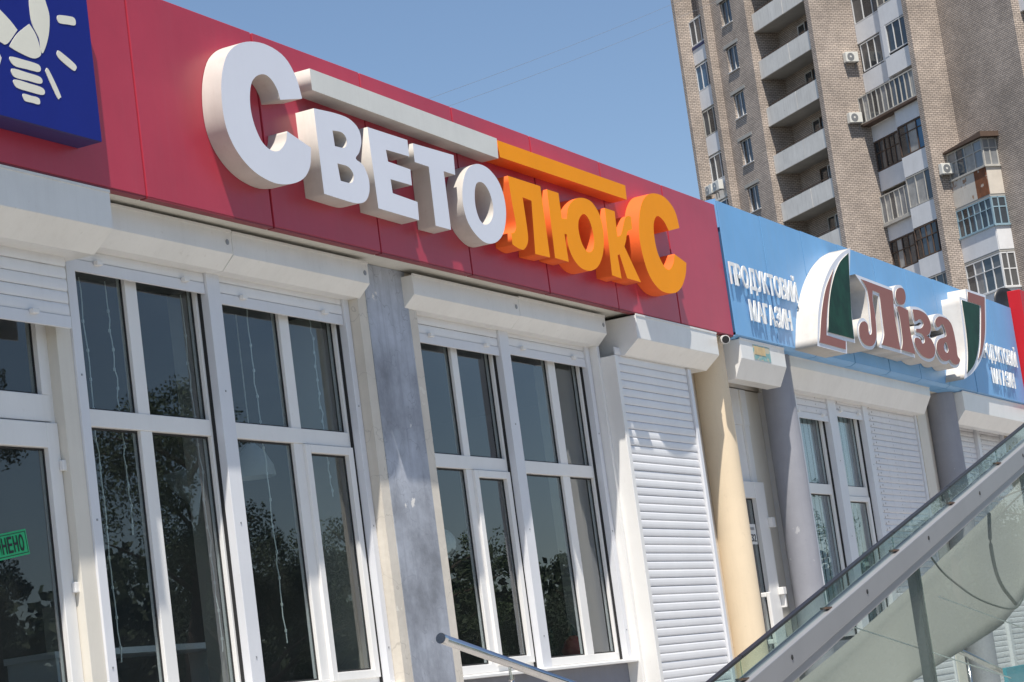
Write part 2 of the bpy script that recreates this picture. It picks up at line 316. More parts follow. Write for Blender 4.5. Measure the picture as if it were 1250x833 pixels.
# ------------------------------------------------------------------ outlines of the signs (x, z on the facade)
MAIN = [('white',[[(13.891,5.986),(13.882,6.019),(13.871,6.059),(13.858,6.1),(13.84,6.137),(13.817,6.17),(13.789,6.202),(13.757,6.23),(13.719,6.253),(13.674,6.271),(13.622,6.284),(13.567,6.293),(13.512,6.297),(13.455,6.299),(13.395,6.296),(13.335,6.289),(13.279,6.279),(13.224,6.266),(13.17,6.249),(13.12,6.229),(13.074,6.207),(13.034,6.183),(12.998,6.158),(12.966,6.131),(12.936,6.098),(12.91,6.061),(12.886,6.019),(12.865,5.975),(12.848,5.929),(12.835,5.882),(12.826,5.832),(12.82,5.782),(12.818,5.735),(12.819,5.691),(12.824,5.649),(12.833,5.608),(12.847,5.57),(12.866,5.534),(12.891,5.499),(12.919,5.467),(12.953,5.437),(12.99,5.409),(13.033,5.383),(13.079,5.36),(13.129,5.341),(13.184,5.325),(13.244,5.313),(13.305,5.304),(13.364,5.299),(13.42,5.299),(13.476,5.304),(13.53,5.312),(13.583,5.322),(13.634,5.335),(13.684,5.35),(13.732,5.369),(13.773,5.389),(13.809,5.412),(13.839,5.438),(13.865,5.466),(13.887,5.495),(13.903,5.53),(13.914,5.568),(13.923,5.605),(13.93,5.636),(13.625,5.705),(13.62,5.688),(13.614,5.668),(13.606,5.647),(13.593,5.627),(13.574,5.606),(13.55,5.584),(13.523,5.564),(13.497,5.548),(13.47,5.538),(13.442,5.531),(13.413,5.528),(13.386,5.529),(13.358,5.533),(13.331,5.541),(13.305,5.552),(13.282,5.566),(13.261,5.583),(13.243,5.604),(13.227,5.627),(13.213,5.651),(13.201,5.676),(13.191,5.703),(13.183,5.732),(13.178,5.76),(13.176,5.789),(13.177,5.819),(13.18,5.848),(13.186,5.877),(13.194,5.905),(13.204,5.933),(13.217,5.959),(13.232,5.982),(13.252,6.003),(13.274,6.02),(13.298,6.036),(13.323,6.048),(13.349,6.058),(13.376,6.066),(13.402,6.071),(13.427,6.072),(13.45,6.069),(13.471,6.063),(13.492,6.055),(13.51,6.044),(13.526,6.032),(13.541,6.017),(13.554,6.001),(13.565,5.986),(13.572,5.969),(13.577,5.952),(13.58,5.936),(13.583,5.922)]]),('white',[[(14.039,5.942),(14.104,5.946),(14.182,5.951),(14.261,5.956),(14.332,5.959),(14.391,5.96),(14.444,5.96),(14.493,5.958),(14.536,5.953),(14.575,5.944),(14.609,5.932),(14.638,5.918),(14.66,5.901),(14.676,5.882),(14.685,5.86),(14.688,5.836),(14.687,5.812),(14.679,5.787),(14.664,5.761),(14.647,5.735),(14.63,5.713),(14.611,5.696),(14.589,5.681),(14.572,5.668),(14.568,5.656),(14.582,5.647),(14.61,5.641),(14.642,5.634),(14.668,5.622),(14.687,5.602),(14.704,5.578),(14.718,5.552),(14.726,5.527),(14.728,5.501),(14.726,5.475),(14.719,5.449),(14.709,5.424),(14.694,5.402),(14.676,5.38),(14.654,5.361),(14.628,5.345),(14.598,5.332),(14.564,5.323),(14.528,5.316),(14.491,5.311),(14.451,5.309),(14.408,5.309),(14.367,5.309),(14.333,5.31),(14.037,5.318)],[(14.271,5.819),(14.303,5.822),(14.341,5.826),(14.379,5.828),(14.41,5.826),(14.432,5.819),(14.45,5.808),(14.461,5.794),(14.466,5.78),(14.464,5.764),(14.455,5.745),(14.439,5.727),(14.419,5.715),(14.388,5.708),(14.35,5.706),(14.311,5.705),(14.279,5.704)],[(14.283,5.577),(14.318,5.578),(14.36,5.579),(14.402,5.58),(14.436,5.576),(14.462,5.567),(14.482,5.554),(14.497,5.54),(14.503,5.524),(14.502,5.507),(14.493,5.488),(14.478,5.471),(14.455,5.458),(14.422,5.452),(14.38,5.451),(14.336,5.451),(14.3,5.451)]]),('white',[[(14.807,5.935),(15.423,5.937),(15.42,5.807),(15.053,5.802),(15.064,5.712),(15.41,5.704),(15.403,5.578),(15.067,5.577),(15.074,5.47),(15.459,5.456),(15.446,5.311),(14.818,5.319)]]),('white',[[(15.508,5.925),(16.188,5.939),(16.171,5.775),(15.975,5.776),(15.969,5.304),(15.713,5.304),(15.727,5.774),(15.5,5.776)]]),('white',[[(16.554,5.921),(16.515,5.909),(16.474,5.894),(16.434,5.875),(16.398,5.852),(16.365,5.824),(16.336,5.791),(16.31,5.755),(16.288,5.718),(16.269,5.679),(16.255,5.637),(16.245,5.595),(16.241,5.554),(16.245,5.514),(16.254,5.475),(16.269,5.437),(16.289,5.404),(16.317,5.375),(16.351,5.349),(16.388,5.327),(16.426,5.309),(16.464,5.294),(16.503,5.283),(16.544,5.275),(16.587,5.272),(16.632,5.274),(16.679,5.281),(16.726,5.291),(16.771,5.306),(16.813,5.325),(16.854,5.348),(16.893,5.375),(16.927,5.406),(16.957,5.443),(16.983,5.484),(17.005,5.528),(17.021,5.569),(17.03,5.609),(17.034,5.648),(17.032,5.686),(17.026,5.721),(17.016,5.754),(17.001,5.785),(16.982,5.814),(16.959,5.839),(16.931,5.862),(16.898,5.882),(16.863,5.899),(16.829,5.913),(16.795,5.923),(16.76,5.93),(16.725,5.934),(16.691,5.936),(16.657,5.936),(16.623,5.934),(16.589,5.93)],[(16.548,5.765),(16.527,5.749),(16.51,5.728),(16.495,5.704),(16.484,5.678),(16.475,5.651),(16.468,5.621),(16.465,5.591),(16.465,5.562),(16.469,5.535),(16.476,5.509),(16.487,5.485),(16.5,5.465),(16.517,5.45),(16.537,5.438),(16.559,5.43),(16.582,5.426),(16.608,5.428),(16.636,5.434),(16.664,5.443),(16.69,5.456),(16.714,5.472),(16.737,5.492),(16.758,5.514),(16.773,5.536),(16.784,5.558),(16.79,5.582),(16.792,5.606),(16.791,5.63),(16.786,5.655),(16.777,5.682),(16.765,5.707),(16.75,5.728),(16.731,5.746),(16.71,5.762),(16.686,5.774),(16.661,5.782),(16.633,5.784),(16.603,5.782),(16.573,5.776)]]),('orange',[[(17.156,5.916),(17.786,5.918),(17.786,5.295),(17.492,5.291),(17.562,5.759),(17.393,5.766),(17.395,5.699),(17.398,5.617),(17.399,5.536),(17.399,5.473),(17.396,5.435),(17.392,5.411),(17.385,5.394),(17.374,5.376),(17.356,5.355),(17.333,5.335),(17.308,5.319),(17.284,5.306),(17.261,5.299),(17.238,5.297),(17.214,5.298),(17.187,5.299),(17.157,5.303),(17.124,5.309),(17.092,5.316),(17.065,5.322),(17.072,5.416),(17.087,5.419),(17.106,5.422),(17.124,5.427),(17.14,5.436),(17.155,5.448),(17.169,5.462),(17.181,5.48),(17.187,5.505),(17.187,5.537),(17.182,5.574),(17.175,5.618),(17.169,5.666),(17.165,5.725),(17.162,5.793),(17.158,5.86)]]),('orange',[[(17.916,5.91),(18.151,5.91),(18.152,5.684),(18.252,5.693),(18.264,5.716),(18.277,5.744),(18.294,5.773),(18.315,5.8),(18.342,5.823),(18.373,5.846),(18.409,5.866),(18.448,5.885),(18.491,5.902),(18.539,5.917),(18.589,5.929),(18.641,5.937),(18.695,5.942),(18.753,5.943),(18.809,5.94),(18.86,5.93),(18.904,5.912),(18.945,5.888),(18.98,5.86),(19.007,5.828),(19.026,5.793),(19.036,5.754),(19.041,5.712),(19.039,5.669),(19.03,5.624),(19.015,5.575),(18.994,5.527),(18.968,5.483),(18.937,5.443),(18.9,5.404),(18.859,5.369),(18.816,5.34),(18.771,5.316),(18.723,5.298),(18.674,5.284),(18.626,5.273),(18.578,5.267),(18.529,5.265),(18.481,5.267),(18.437,5.272),(18.397,5.281),(18.359,5.294),(18.324,5.311),(18.294,5.329),(18.267,5.351),(18.244,5.376),(18.226,5.403),(18.212,5.43),(18.205,5.46),(18.203,5.492),(18.205,5.523),(18.205,5.549),(18.159,5.548),(18.169,5.3),(17.889,5.304)],[(18.619,5.784),(18.593,5.772),(18.563,5.756),(18.536,5.736),(18.514,5.715),(18.499,5.692),(18.488,5.666),(18.481,5.639),(18.48,5.611),(18.484,5.581),(18.493,5.55),(18.506,5.52),(18.523,5.495),(18.544,5.475),(18.568,5.459),(18.596,5.447),(18.624,5.442),(18.654,5.444),(18.687,5.452),(18.718,5.465),(18.744,5.482),(18.764,5.503),(18.78,5.53),(18.792,5.559),(18.798,5.589),(18.799,5.619),(18.794,5.652),(18.785,5.684),(18.774,5.711),(18.761,5.734),(18.745,5.753),(18.726,5.769),(18.707,5.78),(18.687,5.788),(18.666,5.791),(18.643,5.789)]]),('orange',[[(19.147,5.913),(19.372,5.913),(19.357,5.674),(19.377,5.679),(19.399,5.684),(19.425,5.693),(19.453,5.711),(19.486,5.745),(19.523,5.79),(19.56,5.836),(19.592,5.87),(19.617,5.889),(19.638,5.9),(19.657,5.905),(19.677,5.91),(19.698,5.913),(19.719,5.914),(19.739,5.913),(19.756,5.912),(19.738,5.789),(19.712,5.783),(19.681,5.777),(19.649,5.767),(19.621,5.754),(19.598,5.732),(19.577,5.706),(19.558,5.678),(19.541,5.655),(19.526,5.637),(19.512,5.622),(19.499,5.608),(19.489,5.597),(19.767,5.291),(19.445,5.295),(19.343,5.507),(19.293,5.491),(19.312,5.276),(19.097,5.285)]]),('orange',[[(20.976,5.962),(20.968,5.999),(20.959,6.044),(20.944,6.089),(20.918,6.128),(20.878,6.16),(20.827,6.188),(20.769,6.211),(20.709,6.228),(20.644,6.238),(20.573,6.241),(20.502,6.239),(20.433,6.233),(20.367,6.223),(20.302,6.208),(20.24,6.188),(20.183,6.162),(20.13,6.13),(20.081,6.092),(20.037,6.05),(19.998,6.003),(19.965,5.951),(19.936,5.894),(19.913,5.835),(19.897,5.778),(19.889,5.724),(19.889,5.672),(19.895,5.62),(19.907,5.569),(19.924,5.516),(19.946,5.463),(19.976,5.413),(20.014,5.37),(20.06,5.334),(20.116,5.303),(20.177,5.279),(20.243,5.262),(20.317,5.254),(20.4,5.253),(20.481,5.259),(20.555,5.268),(20.62,5.28),(20.678,5.298),(20.732,5.32),(20.782,5.345),(20.831,5.376),(20.876,5.412),(20.917,5.45),(20.951,5.486),(20.977,5.521),(20.996,5.556),(21.01,5.59),(21.024,5.618),(20.731,5.674),(20.721,5.653),(20.709,5.628),(20.694,5.602),(20.673,5.577),(20.645,5.554),(20.61,5.53),(20.573,5.51),(20.538,5.497),(20.505,5.493),(20.472,5.496),(20.439,5.505),(20.408,5.52),(20.377,5.543),(20.345,5.572),(20.317,5.606),(20.296,5.641),(20.282,5.679),(20.275,5.719),(20.272,5.76),(20.273,5.799),(20.277,5.835),(20.285,5.871),(20.298,5.904),(20.316,5.933),(20.339,5.959),(20.368,5.982),(20.4,6.0),(20.433,6.011),(20.469,6.012),(20.508,6.005),(20.546,5.993),(20.58,5.979),(20.609,5.961),(20.634,5.938),(20.656,5.915),(20.675,5.896)]])]
BAR_WHITE = [[(14.051,6.238),(17.039,6.215),(17.019,6.042),(14.048,6.079)]]
BAR_ORANGE = [[(17.041,6.203),(19.725,6.208),(19.714,6.07),(17.055,6.06)]]
BULB = [[(10.452,5.909),(10.461,5.905),(10.472,5.901),(10.484,5.896),(10.499,5.889),(10.517,5.88),(10.538,5.869),(10.559,5.857),(10.579,5.846),(10.596,5.834),(10.613,5.822),(10.627,5.81),(10.64,5.801),(10.618,5.779),(10.592,5.752),(10.566,5.726),(10.545,5.707),(10.53,5.696),(10.52,5.691),(10.512,5.688),(10.504,5.686),(10.421,5.706)],[(10.759,5.862),(10.772,5.851),(10.787,5.837),(10.802,5.821),(10.814,5.804),(10.824,5.783),(10.832,5.759),(10.838,5.736),(10.841,5.717),(10.843,5.705),(10.842,5.696),(10.838,5.689),(10.83,5.682),(10.819,5.674),(10.804,5.666),(10.785,5.659),(10.764,5.655),(10.739,5.654),(10.71,5.656),(10.68,5.659),(10.651,5.663),(10.623,5.667),(10.594,5.672),(10.568,5.678),(10.546,5.683),(10.563,5.702),(10.583,5.726),(10.605,5.75),(10.631,5.774),(10.661,5.797),(10.696,5.821),(10.73,5.844)],[(10.789,6.05),(10.924,6.08),(10.928,6.071),(10.933,6.06),(10.938,6.048),(10.943,6.033),(10.949,6.017),(10.956,5.998),(10.962,5.977),(10.964,5.953),(10.961,5.925),(10.955,5.893),(10.946,5.86),(10.935,5.829),(10.921,5.798),(10.904,5.766),(10.887,5.739),(10.873,5.719),(10.863,5.708),(10.856,5.704),(10.85,5.706),(10.846,5.713),(10.844,5.727),(10.844,5.748),(10.843,5.771),(10.838,5.792),(10.827,5.81),(10.812,5.828),(10.797,5.847),(10.786,5.868),(10.78,5.895),(10.778,5.925),(10.778,5.954),(10.778,5.98),(10.78,6.001),(10.783,6.02),(10.787,6.036)],[(10.544,5.622),(10.567,5.626),(10.604,5.628),(10.645,5.628),(10.683,5.628),(10.719,5.629),(10.756,5.629),(10.788,5.628),(10.811,5.625),(10.822,5.616),(10.825,5.604),(10.821,5.592),(10.809,5.583),(10.787,5.578),(10.756,5.577),(10.72,5.576),(10.687,5.576),(10.655,5.574),(10.622,5.572),(10.592,5.572),(10.569,5.576),(10.552,5.585),(10.54,5.598),(10.536,5.612)],[(10.55,5.552),(10.574,5.556),(10.608,5.557),(10.648,5.556),(10.684,5.555),(10.72,5.555),(10.758,5.555),(10.791,5.554),(10.814,5.55),(10.826,5.542),(10.829,5.531),(10.825,5.52),(10.813,5.512),(10.791,5.508),(10.759,5.507),(10.723,5.507),(10.689,5.507),(10.655,5.505),(10.619,5.503),(10.587,5.503),(10.563,5.506),(10.548,5.515),(10.54,5.529),(10.541,5.543)],[(10.56,5.489),(10.585,5.493),(10.621,5.494),(10.662,5.493),(10.699,5.492),(10.735,5.492),(10.772,5.492),(10.805,5.49),(10.827,5.486),(10.838,5.478),(10.841,5.466),(10.836,5.454),(10.823,5.446),(10.799,5.442),(10.764,5.441),(10.726,5.441),(10.691,5.441),(10.658,5.441),(10.625,5.441),(10.595,5.442),(10.573,5.446),(10.559,5.455),(10.551,5.467),(10.55,5.48)],[(10.629,5.417),(10.642,5.42),(10.662,5.42),(10.685,5.42),(10.706,5.419),(10.725,5.42),(10.746,5.421),(10.764,5.42),(10.777,5.417),(10.783,5.41),(10.785,5.399),(10.783,5.388),(10.776,5.381),(10.763,5.378),(10.746,5.377),(10.725,5.378),(10.707,5.378),(10.688,5.377),(10.669,5.376),(10.651,5.376),(10.638,5.379),(10.63,5.387),(10.625,5.398),(10.624,5.409)],[(11.047,5.975),(11.06,5.981),(11.079,5.985),(11.1,5.988),(11.122,5.991),(11.145,5.994),(11.172,5.997),(11.195,5.999),(11.212,5.996),(11.221,5.988),(11.224,5.976),(11.222,5.962),(11.216,5.952),(11.203,5.947),(11.184,5.944),(11.162,5.942),(11.14,5.94),(11.117,5.937),(11.091,5.933),(11.067,5.931),(11.051,5.933),(11.042,5.94),(11.038,5.952),(11.04,5.965)],[(11.006,5.745),(11.009,5.75),(11.012,5.753),(11.02,5.753),(11.036,5.75),(11.066,5.74),(11.106,5.726),(11.145,5.711),(11.172,5.698),(11.182,5.688),(11.183,5.68),(11.178,5.672),(11.172,5.666),(11.168,5.661),(11.163,5.657),(11.154,5.655),(11.138,5.658),(11.109,5.667),(11.071,5.68),(11.034,5.695),(11.008,5.709),(10.998,5.72),(10.997,5.73),(11.001,5.739)],[(10.873,5.607),(10.876,5.613),(10.882,5.62),(10.89,5.621),(10.902,5.612),(10.922,5.586),(10.949,5.547),(10.974,5.507),(10.99,5.478),(10.995,5.464),(10.993,5.46),(10.987,5.459),(10.982,5.458),(10.977,5.453),(10.973,5.447),(10.966,5.446),(10.955,5.455),(10.937,5.479),(10.914,5.515),(10.891,5.552),(10.876,5.579),(10.869,5.593),(10.867,5.6),(10.869,5.603)]]
BULB_BOX = [[(11.315,6.133),(11.369,5.252)]]
LEAF_L_BODY = [[(24.379,5.053),(24.421,5.134),(24.471,5.23),(24.527,5.331),(24.587,5.425),(24.652,5.509),(24.723,5.589),(24.799,5.666),(24.882,5.741),(24.974,5.814),(25.073,5.884),(25.178,5.951),(25.285,6.014),(25.398,6.073),(25.517,6.128),(25.636,6.179),(25.751,6.224),(25.864,6.262),(25.978,6.295),(26.083,6.323),(26.173,6.347),(26.117,6.252),(26.049,6.14),(25.981,6.023),(25.927,5.913),(25.889,5.815),(25.861,5.721),(25.839,5.63),(25.82,5.541),(25.804,5.45),(25.792,5.359),(25.783,5.274),(25.775,5.203),(25.457,5.201),(25.403,5.048)]]
LEAF_L_GREEN = [[(26.049,6.285),(25.961,6.253),(25.857,6.216),(25.748,6.174),(25.646,6.127),(25.552,6.074),(25.461,6.016),(25.373,5.955),(25.291,5.89),(25.216,5.824),(25.145,5.756),(25.079,5.684),(25.016,5.605),(24.954,5.514),(24.894,5.413),(24.839,5.314),(24.792,5.232),(25.739,5.232),(25.745,5.288),(25.752,5.353),(25.762,5.424),(25.777,5.501),(25.798,5.582),(25.824,5.668),(25.853,5.759),(25.886,5.855),(25.925,5.962),(25.969,6.078),(26.013,6.19)]]
LEAF_L_BROWN = [[(25.385,6.025),(25.292,5.967),(25.182,5.899),(25.068,5.825),(24.967,5.75),(24.882,5.674),(24.804,5.595),(24.732,5.514),(24.665,5.432),(24.6,5.343),(24.539,5.249),(24.483,5.16),(24.436,5.085),(25.357,5.08),(25.407,5.179),(24.719,5.191),(24.749,5.246),(24.783,5.311),(24.822,5.381),(24.866,5.451),(24.915,5.52),(24.969,5.592),(25.028,5.664),(25.09,5.736),(25.163,5.812),(25.242,5.889),(25.32,5.963)]]
LISA = [[[(26.436,6.008),(27.656,5.996),(27.657,5.99),(27.659,5.985),(27.659,5.973),(27.654,5.944),(27.639,5.894),(27.617,5.829),(27.595,5.752),(27.582,5.669),(27.581,5.571),(27.588,5.46),(27.597,5.35),(27.604,5.259),(26.857,5.263),(26.891,5.289),(26.934,5.321),(26.975,5.355),(27.005,5.39),(27.019,5.422),(27.023,5.451),(27.024,5.488),(27.03,5.542),(27.042,5.624),(27.056,5.726),(27.071,5.829),(27.084,5.914),(26.805,5.921),(26.79,5.89),(26.771,5.853),(26.753,5.815),(26.742,5.777),(26.74,5.741),(26.745,5.705),(26.75,5.668),(26.75,5.628),(26.743,5.582),(26.732,5.532),(26.719,5.482),(26.705,5.439),(26.691,5.404),(26.677,5.374),(26.66,5.347),(26.638,5.322),(26.61,5.297),(26.577,5.275),(26.541,5.254),(26.503,5.237),(26.465,5.224),(26.425,5.213),(26.382,5.206),(26.335,5.202),(26.279,5.2),(26.216,5.201),(26.156,5.205),(26.105,5.214),(26.067,5.227),(26.035,5.244),(26.012,5.264),(25.996,5.286),(25.99,5.31),(25.991,5.337),(25.999,5.363),(26.013,5.387),(26.033,5.407),(26.06,5.426),(26.092,5.443),(26.124,5.457),(26.16,5.468),(26.2,5.478),(26.24,5.484),(26.275,5.487),(26.306,5.485),(26.336,5.479),(26.361,5.469),(26.377,5.456),(26.382,5.435),(26.377,5.409),(26.371,5.383),(26.371,5.364),(26.381,5.351),(26.395,5.342),(26.412,5.337),(26.429,5.337),(26.449,5.343),(26.47,5.352),(26.491,5.367),(26.508,5.385),(26.518,5.406),(26.523,5.43),(26.528,5.46),(26.537,5.498),(26.55,5.548),(26.568,5.607),(26.584,5.669),(26.594,5.725),(26.599,5.775),(26.599,5.823),(26.596,5.866),(26.589,5.9),(26.578,5.924),(26.562,5.939),(26.544,5.951),(26.525,5.962),(26.504,5.975),(26.479,5.988),(26.456,5.999)]],[[(28.05,6.075),(28.092,6.078),(28.133,6.079),(28.169,6.076),(28.197,6.067),(28.215,6.051),(28.225,6.029),(28.228,6.005),(28.223,5.982),(28.208,5.96),(28.185,5.937),(28.156,5.916),(28.124,5.898),(28.088,5.884),(28.047,5.872),(28.004,5.864),(27.964,5.859),(27.925,5.858),(27.886,5.86),(27.851,5.865),(27.822,5.874),(27.801,5.888),(27.785,5.906),(27.777,5.926),(27.778,5.947),(27.789,5.968),(27.81,5.992),(27.838,6.014),(27.87,6.033),(27.91,6.048),(27.956,6.06),(28.005,6.069)]],[[(27.757,5.806),(27.782,5.81),(27.809,5.816),(27.845,5.821),(27.895,5.823),(27.969,5.821),(28.061,5.816),(28.154,5.81),(28.231,5.805),(28.217,5.745),(28.2,5.674),(28.185,5.599),(28.179,5.527),(28.186,5.455),(28.201,5.382),(28.218,5.313),(28.232,5.255),(27.66,5.264),(27.685,5.287),(27.716,5.312),(27.746,5.344),(27.77,5.386),(27.786,5.448),(27.798,5.523),(27.806,5.6),(27.807,5.663),(27.8,5.71),(27.786,5.747),(27.77,5.778)]],[[(28.448,5.838),(28.509,5.843),(28.582,5.849),(28.659,5.855),(28.734,5.857),(28.81,5.856),(28.889,5.852),(28.963,5.846),(29.026,5.837),(29.078,5.824),(29.121,5.807),(29.155,5.788),(29.179,5.768),(29.192,5.744),(29.195,5.719),(29.189,5.693),(29.176,5.668),(29.156,5.646),(29.127,5.624),(29.093,5.603),(29.059,5.586),(29.017,5.572),(28.966,5.561),(28.925,5.552),(28.912,5.543),(28.938,5.535),(28.993,5.528),(29.055,5.52),(29.106,5.507),(29.145,5.487),(29.182,5.462),(29.209,5.435),(29.22,5.409),(29.213,5.382),(29.192,5.353),(29.16,5.326),(29.12,5.303),(29.071,5.284),(29.012,5.268),(28.947,5.255),(28.88,5.247),(28.807,5.244),(28.728,5.245),(28.65,5.249),(28.582,5.257),(28.525,5.268),(28.474,5.283),(28.43,5.3),(28.392,5.317),(28.361,5.334),(28.337,5.353),(28.319,5.371),(28.307,5.389),(28.302,5.406),(28.303,5.422),(28.312,5.437),(28.327,5.45),(28.352,5.46),(28.386,5.468),(28.424,5.474),(28.46,5.476),(28.497,5.476),(28.535,5.473),(28.571,5.467),(28.6,5.46),(28.617,5.45),(28.627,5.436),(28.635,5.423),(28.651,5.417),(28.679,5.418),(28.714,5.424),(28.747,5.433),(28.772,5.444),(28.786,5.459),(28.794,5.476),(28.795,5.494),(28.787,5.51),(28.771,5.524),(28.746,5.537),(28.714,5.547),(28.676,5.555),(28.627,5.558),(28.568,5.558),(28.509,5.557),(28.46,5.556),(28.465,5.59),(28.514,5.595),(28.574,5.6),(28.634,5.606),(28.688,5.614),(28.735,5.626),(28.779,5.641),(28.816,5.656),(28.841,5.671),(28.852,5.687),(28.852,5.704),(28.844,5.719),(28.829,5.731),(28.807,5.739),(28.777,5.745),(28.743,5.747),(28.709,5.746),(28.677,5.741),(28.643,5.731),(28.61,5.72),(28.578,5.713),(28.548,5.706),(28.518,5.699),(28.491,5.698),(28.471,5.707),(28.459,5.732),(28.453,5.768),(28.451,5.807)]],[[(29.437,5.769),(29.456,5.786),(29.488,5.804),(29.529,5.822),(29.571,5.837),(29.612,5.849),(29.656,5.859),(29.706,5.866),(29.766,5.87),(29.845,5.873),(29.938,5.872),(30.03,5.868),(30.107,5.859),(30.164,5.846),(30.21,5.83),(30.247,5.806),(30.276,5.773),(30.298,5.723),(30.31,5.662),(30.317,5.598),(30.32,5.543),(30.316,5.498),(30.305,5.457),(30.296,5.423),(30.296,5.394),(30.317,5.373),(30.35,5.36),(30.379,5.35),(30.387,5.337),(30.365,5.32),(30.324,5.301),(30.273,5.283),(30.222,5.271),(30.168,5.264),(30.108,5.262),(30.049,5.264),(29.998,5.268),(29.958,5.277),(29.925,5.291),(29.895,5.304),(29.861,5.311),(29.825,5.308),(29.789,5.298),(29.749,5.287),(29.705,5.279),(29.652,5.275),(29.593,5.272),(29.533,5.272),(29.481,5.278),(29.435,5.289),(29.393,5.306),(29.358,5.325),(29.332,5.345),(29.314,5.367),(29.304,5.39),(29.304,5.414),(29.315,5.439),(29.341,5.464),(29.378,5.49),(29.424,5.515),(29.474,5.535),(29.532,5.551),(29.599,5.563),(29.666,5.573),(29.725,5.583),(29.778,5.593),(29.828,5.601),(29.869,5.611),(29.895,5.627),(29.903,5.651),(29.895,5.682),(29.88,5.712),(29.863,5.736),(29.846,5.753),(29.826,5.766),(29.802,5.775),(29.775,5.777),(29.744,5.772),(29.71,5.76),(29.673,5.745),(29.638,5.734),(29.601,5.725),(29.564,5.717),(29.528,5.712),(29.499,5.713),(29.473,5.721),(29.451,5.735),(29.437,5.752)],[(29.811,5.539),(29.779,5.536),(29.741,5.52),(29.705,5.498),(29.68,5.479),(29.668,5.462),(29.665,5.444),(29.67,5.427),(29.68,5.413),(29.699,5.401),(29.726,5.391),(29.756,5.385),(29.784,5.385),(29.813,5.392),(29.844,5.405),(29.869,5.421),(29.881,5.44),(29.877,5.465),(29.861,5.497),(29.837,5.524)]]]
LEAF_R_BODY = [[(30.949,6.247),(31.305,6.253),(31.351,6.398),(32.42,6.417),(32.351,6.294),(32.27,6.147),(32.181,5.998),(32.087,5.866),(31.989,5.759),(31.887,5.664),(31.776,5.579),(31.654,5.499),(31.514,5.425),(31.361,5.358),(31.204,5.298),(31.053,5.245),(30.906,5.2),(30.759,5.164),(30.622,5.133),(30.505,5.106),(30.562,5.174),(30.631,5.254),(30.699,5.341),(30.755,5.429),(30.793,5.518),(30.822,5.611),(30.845,5.707),(30.867,5.807),(30.891,5.917),(30.912,6.037),(30.932,6.151)]]
LEAF_R_GREEN = [[(30.99,6.216),(31.944,6.228),(31.896,6.152),(31.838,6.061),(31.777,5.967),(31.717,5.882),(31.663,5.807),(31.612,5.737),(31.556,5.67),(31.488,5.603),(31.407,5.534),(31.316,5.465),(31.217,5.4),(31.114,5.341),(30.998,5.291),(30.872,5.247),(30.751,5.208),(30.649,5.175),(30.696,5.24),(30.753,5.318),(30.81,5.401),(30.856,5.483),(30.891,5.563),(30.918,5.643),(30.94,5.726),(30.958,5.815),(30.971,5.915),(30.979,6.024),(30.984,6.128)]]
LEAF_R_BROWN = [[(31.407,6.376),(32.328,6.388),(32.261,6.27),(32.181,6.127),(32.096,5.983),(32.009,5.86),(31.92,5.762),(31.826,5.678),(31.733,5.606),(31.648,5.546),(31.57,5.499),(31.496,5.467),(31.429,5.442),(31.372,5.419),(31.434,5.47),(31.506,5.528),(31.585,5.598),(31.667,5.688),(31.757,5.813),(31.857,5.963),(31.952,6.114),(32.033,6.239),(31.336,6.232)]]

# ------------------------------------------------------------------ the ground
g = MB().box(-150, 400, -150, 400, -0.2, 0.0).build('ground', M['asphalt']); tag(g, None, None, kind='structure')
g = MB().box(-6, 60, -4, 5.89, 0.0, 0.12).build('forecourt', M['paving']); tag(g, None, None, kind='structure')
g = MB().box(-6, 60, 5.9, 8.6, 0.0, 0.95).build('pavement', M['paving']); tag(g, None, None, kind='structure')

# ------------------------------------------------------------------ storefront pieces
SLAT_H = 0.077
_slats = {}
def slat_mesh(w, mat):
    key = (round(w, 3), mat)
    if key not in _slats:
        prof = [(0.004, 0.001), (-0.005, 0.002), (-0.0085, 0.014), (-0.0095, 0.036), (-0.008, 0.060), (-0.003, 0.0745), (0.004, 0.076)]
        _slats[key] = MB().prism_x(prof, 0, w).mesh('slat', M[mat], smooth=False)
    return _slats[key]
def roller_shutter(store, x0, x1, y, ztop, zbot, mat='slat', bar=0.075, stops=True, label=None):
    """curtain of slats with a bottom bar; the bar is the part, the slats are its pieces"""
    b = MB().box(x0, x1, y - 0.012, y + 0.008, zbot, zbot + bar).build('roller_shutter', M['alu'], store, bevel=0.003)
    if label: b['label'] = label
    if stops:
        for sx in (x0 + 0.17 * (x1 - x0), x1 - 0.17 * (x1 - x0)):
            MB().box(sx - 0.03, sx + 0.03, y - 0.045, y - 0.012, zbot + bar - 0.022, zbot + bar + 0.008).build('stopper', M['plastic'], b, bevel=0.005)
    z = zbot + bar + 0.002
    while z < ztop:
        link('slat', slat_mesh(x1 - x0, mat), b, loc=(x0, y + random.uniform(-0.003, 0.003), z)); z += SLAT_H
    return b
def shutter_box(store, x0, x1, yf, zt, zc, zb, yb=8.5, dy=0.1, lock=True):
    o = MB().prism_x([(yf, zt), (yf, zc), (yf + dy, zb), (yb, zb), (yb, zt)], x0, x1).build('shutter_box', M['boxpaint'], store, bevel=0.004)
    MB().box(x0 + 0.002, x1 - 0.002, yf - 0.006, yf + 0.006, zt - 0.006, zt + 0.012).build('top_lip', M['boxfront'], o)
    if lock:
        for xx in (x1 - 0.06,):
            MB().prism_y([(xx + 0.02 * math.cos(t * math.pi / 6), (zt + zc) / 2 + 0.02 * math.sin(t * math.pi / 6)) for t in range(12)], yf - 0.004, yf + 0.002).build('cap', M['steel_dull'], o)
    return o
